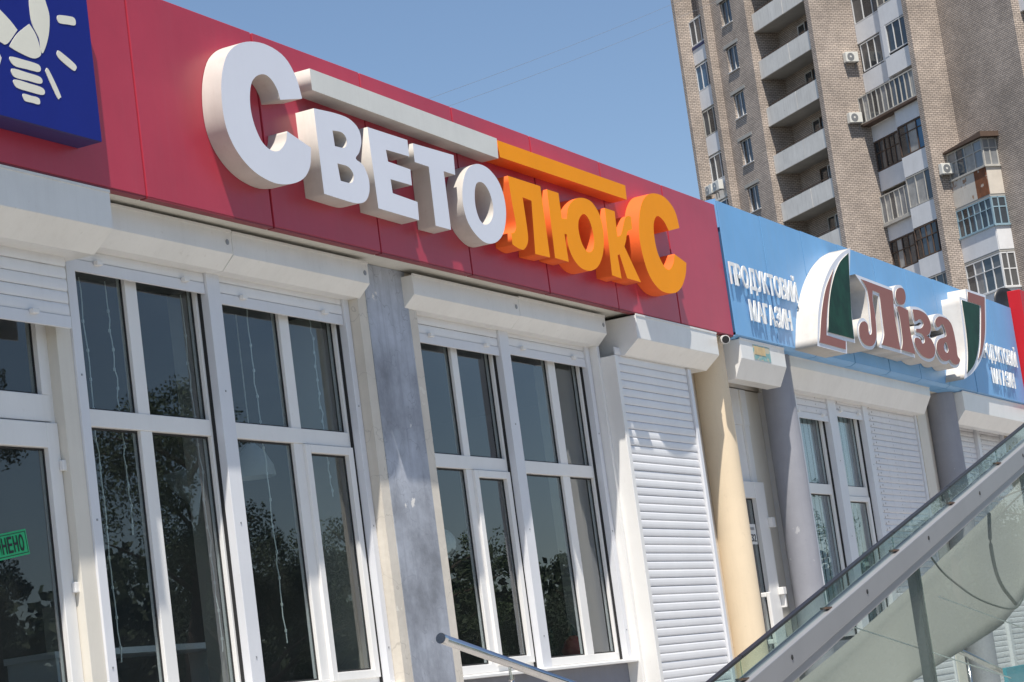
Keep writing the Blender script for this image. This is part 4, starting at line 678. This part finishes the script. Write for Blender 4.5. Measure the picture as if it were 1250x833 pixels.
# walls: a grows away from the viewer, b grows to the right
for (a0, a1, b0, b1) in ((12.785, 13.127, -1.285, 11), (10.344, 10.77, -0.755, 11), (6.396, 8.0, -0.2575, 11), (9.25, 10.343, -0.2575, 11), (8.001, 9.249, 0.2, 11), (0.0, 0.44, 0.0, 11), (-6.072, -5.65, 2.13, 13), (-12.453, -6.073, 3.99, 14)):
    tb('wall', AB(MB(), a0, a1, b0, b1, 0, TOP), M['brick'])
for (a0, a1, b0, b1) in ((10.771, 12.784, 0.2, 0.6), (0.441, 6.395, 1.65, 2.0), (-5.649, -0.001, 3.75, 3.98)):
    tb('wall', AB(MB(), a0, a1, b0, b1, 0, TOP), M['brick'])
tb('wall', AB(MB(), -18.4, -12.454, 5.6, 5.9, 0, TOP), M['brick'])
tb('wall', AB(MB(), -18.9, -18.41, 4.40, 14, 0, TOP), M['brick'])
tb('roof', AB(MB(), -12.4, 13.1, 4.0, 11, TOP + 0.01, TOP + 0.4), M['roofing'])
def tower_window(a0, a1, z0, z1, b, n, fm, panes, fr=0.05, bars=None, parent=None, tilt=False):
    """window in a wall of constant b seen from the -b side; n lights between mullions"""
    f = MB(); d0, d1 = b - 0.02, b + 0.06
    AB(f, a0, a0 + fr, d0, d1, z0, z1); AB(f, a1 - fr, a1, d0, d1, z0, z1); AB(f, a0 + fr, a1 - fr, d0, d1, z0, z0 + fr); AB(f, a0 + fr, a1 - fr, d0, d1, z1 - fr, z1)
    w = (a1 - a0) / n
    for i in range(1, n): AB(f, a0 + i*w - fr/2, a0 + i*w + fr/2, d0 + 0.002, d1, z0 + fr, z1 - fr)
    if bars: AB(f, a0 + fr, a1 - fr, d0 + 0.004, d1 - 0.004, z0 + bars*(z1 - z0) - fr/3, z0 + bars*(z1 - z0) + fr/3)
    wo = tb('window', f, M[fm], parent); holder = wo if parent is None else parent
    for i in range(n):
        tb('pane', AB(MB(), a0 + i*w + fr/2, a0 + (i+1)*w - fr/2, b + 0.028, b + 0.034, z0 + fr, z1 - fr), M[panes[i % len(panes)] if isinstance(panes, list) else panes], holder)
    return wo
rt = random.Random(11)
FL = [26.58 + 2.8 * k for k in range(-6, 8)]
for zi, zb in enumerate(FL):
    k = zi - 6
    # small windows in the plain wall, with concrete lintels
    w0, w1 = zb + 1.2, zb + 2.72
    tb('spandrel', AB(MB(), 8.001, 9.249, -0.2575, 0.199, w1, w0 + 2.8), M['brick'])
    ww = tower_window(8.0, 9.25, w0, w1, -0.11, 2, 'frame_white' if k != 4 else 'frame_grey', [rt.choice(['tglass0', 'tglass1', 'tglass0']), rt.choice(['tglass1', 'tglass0', 'tglass2'])], 0.045)
    tb('sill', AB(MB(), 7.95, 9.30, -0.33, -0.13, w0 + 0.001, w0 + 0.04), M['frame_white'], ww)
    tb('lintel', AB(MB(), 7.75, 9.5, -0.272, -0.2585, w1 + 0.02, w1 + 0.20), M['concrete'], ww)
    # left window bay
    if k <= 4:
        pn = tb('loggia_panel', AB(MB(), 10.775, 12.78, -0.50, -0.42, zb, zb + 1.13), M['tower_white'])
        if k == 4: tb('blue_strip', AB(MB(), 10.775, 12.78, -0.53, -0.5005, zb + 0.92, zb + 1.10), paint('dark_blue_strip', (0.03, 0.04, 0.12), 0.6), pn)
        AB_gl = [['tglass0', 'tglass_blue', 'tglass_blue'], ['tglass0', 'tglass2', 'tglass1'], ['tglass2', 'tglass0', 'tglass1']][k % 3]
        tower_window(10.775, 12.78, zb + 1.15, zb + 2.68, -0.48, 3, 'frame_white' if k != 2 else 'frame_grey', AB_gl, 0.06)
        tb('slab', AB(MB(), 10.772, 12.783, -0.41, 0.19, zb + 2.69, zb + 2.8 - 0.005), M['concrete'])
    # open loggias: concrete parapets in two lengths, slab, door and window at the back
    for a0, a1 in ((0.445, 2.93), (2.96, 6.39)):
        pl = tb('loggia_panel', AB(MB(), a0, a1, 0.10 + rt.uniform(-0.01, 0.02), 0.20, zb - 0.02, zb + 1.05), M['loggia'])
    tb('slab', AB(MB(), 0.442, 6.394, 0.205, 1.645, zb - 0.01, zb + 0.15), M['concrete'])
    tower_window(2.0, 3.3, zb + 0.75 + 0.4, zb + 2.4, 1.62, 2, rt.choice(['frame_white', 'frame_grey', 'wood_old']), ['tglass0', 'tglass1'])
    tower_window(3.35, 4.15, zb + 0.25, zb + 2.4, 1.62, 1, rt.choice(['frame_white', 'frame_grey', 'wood_old']), ['tglass0'], bars=0.4)
    tb('rail', AB(MB(), 0.46, 6.38, 0.30, 0.33, zb + 1.22, zb + 1.25), M['wood_old'])
    # glazed bay
    for a0, a1, bb_ in ((-2.95, -0.005, 2.72), (-5.645, -2.98, 2.38)):
        tb('loggia_panel', AB(MB(), a0, a1, bb_, 2.83, zb, zb + 1.08), M['tower_white'])
    tb('slab', AB(MB(), -5.648, -0.002, 2.835, 3.745, zb - 0.01, zb + 0.15), M['concrete'])
    style = k % 7
    z0, z1 = zb + 1.10, zb + 2.76
    tb('partition', AB(MB(), -2.979, -2.951, 2.40, 3.74, zb, zb + 2.785), M['tower_white'])
    L0, L1, R0, R1, bl, br = -2.945, -0.01, -5.64, -2.985, 2.74, 2.40
    if k == 2:
        tb('loggia_panel', AB(MB(), -2.95, -2.3, 2.70, 2.78, zb + 1.085, zb + 2.78), M['tower_white']); tb('loggia_panel', AB(MB(), -3.4, -2.98, 2.37, 2.45, zb + 1.085, zb + 2.78), M['tower_white'])
        tower_window(-2.3, -0.2, zb + 1.15, zb + 2.7, bl, 3, 'frame_white', ['tglass1', 'tglass0', 'tglass2'], 0.05); tower_window(-5.5, -3.4, zb + 1.2, zb + 2.75, br, 3, 'frame_white', ['tglass1', 'tglass0', 'tglass1'], 0.05)
    elif k == 1:
        tower_window(-5.645, -0.01, z0 - 0.1, z1 - 0.25, 2.16, 12, 'frame_grey', ['curtain', 'tglass2', 'tglass1', 'tglass0', 'tglass2', 'tglass1', 'tglass3', 'tglass2', 'tglass0', 'tglass2'], 0.065)
        tb('slab', AB(MB(), -5.645, -0.01, 2.10, 2.70, z0 - 0.24, z0 - 0.11), M['wood_old'])
    elif k == 0:
        tower_window(L0, L1, z0, z1, bl, 6, 'wood_old', ['tglass0', 'tglass2', 'tglass0'], 0.06, 0.6); tower_window(R0, R1, z0, z1, br, 3, 'wood_old', ['tglass_blue', 'curtain', 'tglass0'], 0.06, 0.72)
    elif k == -1:
        tower_window(L0, L1, z0 - 0.15, z1 - 0.25, bl - 0.2, 6, 'frame_grey', ['curtain', 'tglass3', 'curtain', 'tglass2'], 0.06); tower_window(R0, R1, z0, z1, br, 3, 'frame_grey', ['tglass1', 'curtain', 'curtain'], 0.06)
        tb('slab', AB(MB(), -3.0, 0.35, bl - 0.26, bl - 0.05, z0 - 0.30, z0 - 0.17), M['frame_grey'])
    elif k == -2:
        tower_window(L0, L1, z0, z1, bl, 5, 'wood_old', ['tglass0', 'tglass2', 'tglass0', 'curtain'], 0.06, 0.6); tower_window(R0, R1, z0, z1, br, 5, 'wood_old', ['tglass1', 'tglass0', 'tglass2'], 0.06, 0.62)
    else:
        tower_window(L0, L1, z0, z1, bl, 3, 'frame_white', ['tglass1', 'tglass0', 'tglass2'], 0.06); tower_window(R0, R1, z0, z1, br, 4, 'frame_grey', ['tglass2', 'tglass1', 'tglass0'], 0.06)
    # bay beyond the last corner
    tb('loggia_panel', AB(MB(), -18.4, -12.46, 4.45, 4.6, zb + (0.5 if k > 0 else 0), zb + 1.6), M['tower_white'])
    tb('slab', AB(MB(), -18.4, -12.46, 4.61, 5.59, zb - 0.1, zb + 0.1), M['concrete'])
# down pipe beside the loggias
tb('pipe', MB().tube([(6.45, 0.05, 0.5), (6.45, 0.05, TOP)], 0.05, 8), M['wood_old'])
# glazed balconies hung on the plain wall
def balcony(z0, z1, z2, front, side, fm, lights, panes, roof=False):
    b = tb('balcony', AB(MB(), -9.28, -6.08, 3.06, 3.985, z0 - 0.12, z0), M['concrete'])
    for (a0, a1, m) in front: tb('front_panel', AB(MB(), a0, a1, 3.05, 3.085, z0 + 0.002, z1), M[m], b)
    tb('side_panel', AB(MB(), -9.30, -9.265, 3.09, 3.98, z0 + 0.002, z1), M[side], b)
    tower_window(-9.26, -6.08, z1 + 0.03, z2, 3.075, lights, fm, panes, 0.07, 0.62, b)
    f = MB(); s = 0.07
    for x0, x1 in ((3.07, 3.14), (3.45, 3.52), (3.90, 3.97)): f.box(-9.30, -9.25, -x1, -x0, z1 + 0.03, z2)
    f.box(-9.30, -9.25, -3.9, -3.14, z1 + 0.03, z1 + 0.1); f.box(-9.30, -9.25, -3.9, -3.14, z2 - 0.07, z2); f.box(-9.295, -9.255, -3.9, -3.14, z1 + 0.95, z1 + 1.01)
    tb('side_frame', f, M[fm], b)
    for x0, x1 in ((3.14, 3.45), (3.52, 3.90)): tb('pane', MB().box(-9.278, -9.272, -x1, -x0, z1 + 0.1, z2 - 0.07), M[panes[0]], b)
    tb('sill', AB(MB(), -9.36, -6.07, 2.98, 3.06, z1 - 0.02, z1 + 0.06), M[fm], b); tb('sill', MB().box(-9.38, -9.30, -3.98, -2.98, z1 - 0.02, z1 + 0.06), M[fm], b)
    if roof:
        i = MB(); i.prism_y([(-9.6, z2 + 0.02), (-5.35, z2 + 0.02), (-5.35, z2 + 0.06), (-9.6, z2 + 0.28)], -3.985, -2.85); tb('roof', i, M['wood_old'], b)
balcony(24.05, 25.50, 27.0, [(-8.2, -7.55 + 0.9, 'rust'), (-6.64, -6.09, 'rust'), (-9.26, -8.21, 'rust_full')], 'plaster', 'frame_grey', 4, ['tglass3', 'curtain', 'tglass1', 'tglass3'], True)
balcony(21.15, 22.40, 23.92, [(-9.26, -6.09, 'tower_white')], 'tower_white', 'frame_blue', 6, ['tglass1', 'tglass0', 'tglass2'])
balcony(17.6, 19.15, 21.0, [(-9.26, -6.09, 'tower_white')], 'tower_white', 'frame_white', 4, ['tglass2', 'tglass1', 'tglass3'])
balcony(14.8, 16.3, 17.45, [(-9.26, -6.09, 'tower_white')], 'tower_white', 'frame_white', 4, ['tglass2', 'tglass1', 'tglass3'])

# air conditioners on the tower, each a thing of its own
def aircon(label, a, b, z, w=0.8, face='a'):
    base = Vector((P7X, P7Y, 0)); rot = Matrix.Rotation(TA, 3, 'Z')
    loc = base + rot @ Vector((a, -b, z))
    r = empty('air_conditioner', loc, label, 'air conditioner', 'air conditioners on the brick tower')
    r.rotation_euler.z = TA + (0 if face == 'a' else -math.pi / 2)
    def part(name, mb, mat, bevel=0.0):
        o = bpy.data.objects.new(name, mb.mesh(name, mat)); col.objects.link(o); o.parent = r
        if bevel:
            m_ = o.modifiers.new('bevel', 'BEVEL'); m_.width = bevel; m_.segments = 2
        return o
    # local: x towards the wall, y along it
    part('casing', MB().box(-0.36, -0.04, -w/2, w/2, 0, 0.56), M['ac'], 0.02)
    ring = [(0.0, 0.0), (0.21, 0.0)]
    d = MB()
    for rr, dz in ((0.22, 0.0),):
        d.v = [(-0.362, 0.1 + rr * math.cos(t * math.pi / 12), 0.28 + rr * math.sin(t * math.pi / 12)) for t in range(24)] + [(-0.372, 0.1 + rr * math.cos(t * math.pi / 12), 0.28 + rr * math.sin(t * math.pi / 12)) for t in range(24)]
        d.f = [tuple(range(24, 48))] + [(t, (t+1) % 24, 24 + (t+1) % 24, 24 + t) for t in range(24)]
    gr = part('fan_grille', d, M['steel_dull'])
    part('hub', MB().tube([(-0.372, 0.1, 0.28), (-0.38, 0.1, 0.28)], 0.06, 12), M['ac'])
    part('bracket', MB().box(-0.38, -0.003, -w/2 + 0.05, -w/2 + 0.09, -0.05, -0.01).box(-0.38, -0.003, w/2 - 0.09, w/2 - 0.05, -0.05, -0.01).box(-0.04, -0.003, -w/2 + 0.05, -w/2 + 0.09, -0.35, -0.05).box(-0.04, -0.003, w/2 - 0.09, w/2 - 0.05, -0.35, -0.05), M['steel_dull'])
aircon('white air conditioner on the brick pier above another one, beside white cladding', 0.0, 2.02, 33.9)
aircon('white air conditioner on the brick pier below the weathered long balcony glazing', 0.0, 1.65, 30.45)
aircon('white air conditioner beside the rusty balcony', -6.072, 2.82, 25.9)
aircon('air conditioner half hidden behind the blue fascia below the white glazed balcony', -6.072, 2.55, 17.55)
aircon('pair-mounted air conditioner under the left bay window, nearer the pier', 11.4, -0.74, 29.75, 0.8, 'b')
aircon('pair-mounted air conditioner under the left bay window, nearer the tower edge', 12.35, -0.74, 29.75, 0.8, 'b')

# ------------------------------------------------------------------ overhead wires
for (p, q, lab) in (((30.0, 20, 10.2), (66.0, 20, 22.9), 'upper thin overhead wire crossing the sky'), ((30.0, 20, 10.0), (66.0, 20, 22.4), 'lower thin overhead wire crossing the sky')):
    pts = [Vector(p).lerp(Vector(q), t / 16) - Vector((0, 0, 0.25 * math.sin(math.pi * t / 16))) for t in range(17)]
    o = MB().tube(pts, 0.0035, 6).build('overhead_wire', M['steel_dull']); tag(o, lab, 'wire')

# ------------------------------------------------------------------ inside the shop windows
def garland(x, y, z0, z1, lab):
    r = random.Random(int(x * 100)); pts = []
    n = 26
    for i in range(n + 1):
        f = i / n; pts.append((x + r.uniform(-0.008, 0.008) + 0.02 * f, y + r.uniform(-0.008, 0.008), z0 + (z1 - z0) * f))
    o = MB().tube(pts, 0.004, 5)
    for i in range(3, n, 2):
        p = pts[i]; o.box(p[0] - 0.006, p[0] + 0.006, p[1] - 0.006, p[1] + 0.006, p[2] - 0.016, p[2] + 0.004)
    w = o.build('string_lights', M['garland']); tag(w, lab, 'string lights', 'light strings hanging behind the panes')
for x, z1, lab in ((12.05, 2.2, 'long light string beside the left guide rail of the window next to the door'), (12.33, 3.0, 'short light string behind the narrow pane of the window next to the door'),
                   (13.20, 2.22, 'light string hanging close to the middle rail of the window next to the door'), (14.02, 2.25, 'long light string hanging in front of the pale dome pendant lamp'),
                   (14.42, 2.5, 'light string behind the mullion left of the opening sash'), (14.9, 3.3, 'short light string behind the opening sash by the pilaster')):
    garland(x, 8.58, 4.65, z1, lab)
fl = empty('floor_lamp', (14.13, 9.2, 1.02), 'pale uplighter floor lamp standing behind the glass by the pilaster', 'lamp')
MB().tube([(14.13, 9.2, 1.06), (14.15, 9.2, 3.30)], 0.014, 10).build('pole', M['steel_dull'], fl)
MB().lathe((14.15, 9.2, 3.28), [(0.03, 0), (0.12, 0.08), (0.22, 0.18), (0.27, 0.28), (0.26, 0.28), (0.2, 0.18), (0.02, 0.02)], 24).build('lamp_shade', M['lamp_shade'], fl, smooth=True)
MB().lathe((14.13, 9.2, 1.02), [(0.0, 0.04), (0.14, 0.03), (0.15, 0.0)], 20).build('base', M['steel_dull'], fl)
pl = empty('pendant_lamp', (14.55, 9.0, 4.7), 'pale dome pendant lamp hanging on a thin cord behind the glass', 'lamp')
MB().tube([(14.55, 9.0, 4.72), (14.55, 9.0, 3.75)], 0.005, 6).build('line', M['garland'], pl)
MB().lathe((14.55, 9.0, 3.5), [(0.16, 0.0), (0.15, 0.08), (0.1, 0.18), (0.03, 0.25), (0.0, 0.26)], 20).build('lamp_shade', M['lamp_shade'], pl, smooth=True)
M['globe'] = paint('pale_globe', (0.62, 0.63, 0.62), 0.25, 0.05)
for gx, gy, gz, gr_, lab in ((17.35, 9.0, 3.02, 0.13, 'pale globe pendant behind the opening sash beside the middle rail'), (17.62, 9.3, 2.62, 0.16, 'larger pale globe pendant hanging lower behind the opening sash'), (12.95, 9.5, 3.75, 0.15, 'pale globe pendant hanging deep inside the window next to the door')):
    g_ = empty('pendant_lamp', (gx, gy, 4.7), lab, 'lamp')
    MB().tube([(gx, gy, 4.72), (gx, gy, gz + gr_)], 0.004, 6).build('line', M['garland'], g_)
    MB().lathe((gx, gy, gz), [(gr_ * math.sin(math.pi * q / 10), -gr_ * math.cos(math.pi * q / 10)) for q in range(11)], 20).build('globe', M['globe'], g_, smooth=True)
gb = empty('display_shelf', (12.9, 9.1, 1.02), 'low white display shelf behind the first shop window', 'shelf')
MB().box(11.9, 14.0, 8.95, 9.35, 2.28, 2.32).build('board', M['plastic'], gb); MB().box(11.9, 14.0, 8.95, 9.35, 1.7, 1.74).build('board', M['plastic'], gb)
for xx in (11.92, 13.95): MB().box(xx, xx + 0.03, 8.96, 9.34, 1.02, 2.28).build('side', M['plastic'], gb)
bx_ = MB().box(12.15, 12.42, 9.0, 9.2, 2.322, 2.62).build('carton', paint('carton', (0.4, 0.36, 0.3), 0.8)); tag(bx_, 'small pale carton on the white display shelf', 'carton')
ty = empty('ornament', (19.42, 8.86, 1.9), 'small red toy with a green top on the window ledge', 'ornament')
MB().lathe((19.42, 8.86, 1.95), [(0.0, 0.0), (0.09, 0.02), (0.12, 0.09), (0.08, 0.18), (0.03, 0.22), (0.0, 0.23)], 16).build('body', M['toy_red'], ty, smooth=True)
MB().lathe((19.42, 8.86, 2.17), [(0.05, 0.0), (0.03, 0.05), (0.0, 0.12)], 10).build('top', M['fir'], ty)
lg = MB().box(16.2, 19.6, 8.8 + 0.01, 9.1, 1.87, 1.945).build('window_ledge', M['interior'], shop)
for i, xx in enumerate((16.55, 19.05, 19.85)):
    t = MB(); r = random.Random(i)
    for q in range(160):
        h = r.uniform(0, 0.28); rad = (0.3 - h) * 0.5; w_ = r.uniform(0, 6.28); cx, cy, cz = xx + rad * r.random() * math.cos(w_), 8.9 + rad * 0.5 * r.random() * math.sin(w_), 1.96 + h
        dx, dz = r.uniform(-0.03, 0.03), r.uniform(-0.03, 0.03)
        i0 = len(t.v); t.v += [(cx, cy, cz), (cx + dx, cy + 0.006, cz + dz), (cx + dx * 0.8 + 0.006, cy - 0.006, cz + dz + 0.008)]; t.f.append((i0, i0 + 1, i0 + 2))
    o = t.build('tinsel_bundle', M['fir']); tag(o, ['bundle of dark green tinsel beside the pilaster ledge', 'bundle of dark green tinsel beside the red toy', 'bundle of dark green tinsel at the ledge end'][i], 'tinsel')
cs = empty('door_sign', (10.87, 8.48, 2.9), 'green rectangular sign with dark letters hung askew on the shop door glass', 'sign')
pm = MB().box(-0.25, 0.25, -0.004, 0.0, -0.075, 0.075).mesh('plate', M['sticker_green'])
po = link('plate', pm, cs, loc=(10.87, 8.478, 2.90)); po.rotation_euler.y = math.radians(-8)
x = -0.215
for chx in 'ЗАЧИНЕНО':
    m_ = font_mesh(chx, 0.02, 0.004); a = min(v.co.x for v in m_.vertices); b = max(v.co.x for v in m_.vertices); s_ = 0.043 / (b - a)
    for v in m_.vertices: v.co = (x + (v.co.x - a) * s_, -0.0065 - (0.001 if v.co.z > 0 else 0), -0.045 + v.co.y * 0.125)
    m_.materials.clear(); m_.materials.append(M['black']); m_.update()
    o = bpy.data.objects.new('letter', m_); col.objects.link(o); o.parent = po; x += 0.0545
bd = MB()
bd.box(-0.24, 0.24, -0.0055, -0.0045, 0.060, 0.064).box(-0.24, 0.24, -0.0055, -0.0045, -0.064, -0.060).box(0.236, 0.24, -0.0055, -0.0045, -0.060, 0.060).box(-0.24, -0.236, -0.0055, -0.0045, -0.060, 0.060)
o = bpy.data.objects.new('border', bd.mesh('border', M['black'])); col.objects.link(o); o.parent = po
hp = empty('notice', (23.82, 8.588, 3.0), 'white printed notice with number 132 on the grocery door glass', 'notice')
MB().box(23.70, 23.93, 8.588, 8.591, 2.98, 3.20).build('sheet', M['paper'], hp)
word(hp, '132', 23.73, 23.90, 3.01, 0.085, 8.584, 0.003, M['black'], 0.01)
MB().box(23.75, 23.88, 8.585, 8.587, 3.135, 3.165).build('smudged_print', M['steel_dull'], hp)

# ------------------------------------------------------------------ trees across the street (they show as reflections)
def tree(name, label, x, y, h, rad, trunk_f, leafm, seed, n=2600, lean=0.0, narrow=False):
    r = random.Random(seed)
    t = empty(name, (x, y, 0), label, 'tree', 'trees across the street')
    tr = MB(); tops = []
    tr.tube([(x, y, 0), (x + lean * 0.3, y, h * 0.35), (x + lean, y + 0.2, h * 0.75), (x + lean * 1.2, y, h * 0.95)], [0.22, 0.17, 0.09, 0.03], 10)
    for i in range(14):
        z0 = h * r.uniform(trunk_f, 0.85); w = r.uniform(0, 6.28); L = rad * r.uniform(0.6, 1.0) * (0.5 if narrow else 1)
        p0 = Vector((x + lean * z0 / h, y, z0)); p1 = p0 + Vector((math.cos(w) * L, math.sin(w) * L, L * r.uniform(0.2, 0.9)))
        mid = (p0 + p1) / 2 + Vector((0, 0, 0.15)); tr.tube([p0, mid, p1], [0.07, 0.045, 0.015], 6); tops.append((p0, p1))
    tr.build('trunk', M['bark'], t, smooth=True)
    cr = MB()
    clumps = []
    for p0, p1 in tops:
        for q in range(4): clumps.append((p0.lerp(p1, r.uniform(0.45, 1.1)) + Vector((r.gauss(0, .3), r.gauss(0, .3), r.gauss(0, .35))), r.uniform(0.35, 0.8) * (0.7 if narrow else 1)))
    for q in range(10): clumps.append((Vector((x + lean + r.gauss(0, rad * .3), y + r.gauss(0, rad * .3), h * r.uniform(0.75, 1.0))), r.uniform(0.3, 0.6)))
    for i in range(n):
        c, s = r.choice(clumps)
        v = Vector((r.gauss(0, 1), r.gauss(0, 1), r.gauss(0, 0.8))); v = c + v.normalized() * s * r.random() ** 0.5
        a = Vector((r.uniform(-1, 1), r.uniform(-1, 1), r.uniform(-1, 1))).normalized() * r.uniform(0.03, 0.06); b = a.orthogonal().normalized() * r.uniform(0.02, 0.035)
        i0 = len(cr.v); cr.v += [tuple(v - a), tuple(v + b), tuple(v + a), tuple(v - b)]; cr.f.append((i0, i0+1, i0+2, i0+3))
    me = bpy.data.meshes.new('crown'); me.from_pydata(cr.v, [], cr.f); me.materials.append(M[leafm]); link('crown', me, t)
TREES = [('pine_tree', 'tall open pine with a leaning trunk across the street', 46, -14, 10.5, 2.6, 0.5, 'leaf', 1, 18000, 1.6, False),
         ('poplar_tree', 'tall narrow poplar across the street', 41, -15.5, 11.0, 1.5, 0.15, 'leaf_dark', 2, 26000, 0, True),
         ('broadleaf_tree', 'low broad tree across the street between the poplar and the pine', 52, -16, 6.8, 3.0, 0.25, 'leaf_dark', 3, 26000, 0, False),
         ('broadleaf_tree', 'round bushy tree across the street next to the leaning pine', 60, -15, 6.2, 3.2, 0.25, 'leaf', 4, 26000, 0, False),
         ('broadleaf_tree', 'broad dark tree across the street beyond the poplar', 38, -21, 6.6, 3.0, 0.2, 'leaf_dark', 5, 26000, 0, False),
         ('broadleaf_tree', 'medium tree across the street facing the door', 32, -17, 6.0, 2.8, 0.2, 'leaf_dark', 6, 26000, 0, False),
         ('broadleaf_tree', 'low tree across the street facing the yellow column', 70, -13, 7.5, 3.2, 0.25, 'leaf_dark', 7, 26000, 0, False),
         ('broadleaf_tree', 'wide tree across the street facing the grocery', 84, -12, 8.5, 3.5, 0.25, 'leaf', 8, 26000, 0, False)]
for a in TREES: tree(*a)
hd = MB()
rr = random.Random(5)
for i in range(60000):
    x = rr.uniform(22, 170); y = -24 - rr.random() * 3; z = rr.random() ** 0.75 * (6.4 + 0.9 * math.sin(x * 0.55) + 0.8 * math.sin(x * 1.3 + 1) + 0.5 * math.sin(x * 3.1))
    a = Vector((rr.uniform(-1, 1), rr.uniform(-1, 1), rr.uniform(-1, 1))).normalized() * rr.uniform(0.13, 0.30); b = a.orthogonal().normalized() * 0.15
    v = Vector((x, y, max(z, 0.1))); i0 = len(hd.v); hd.v += [tuple(v - a), tuple(v + b), tuple(v + a), tuple(v - b)]; hd.f.append((i0, i0+1, i0+2, i0+3))
me = bpy.data.meshes.new('far_trees'); me.from_pydata(hd.v, [], hd.f); me.materials.append(M['leaf_dark'])
o = link('far_trees', me); tag(o, 'dense far belt of green trees across the street', 'trees', kind='stuff')
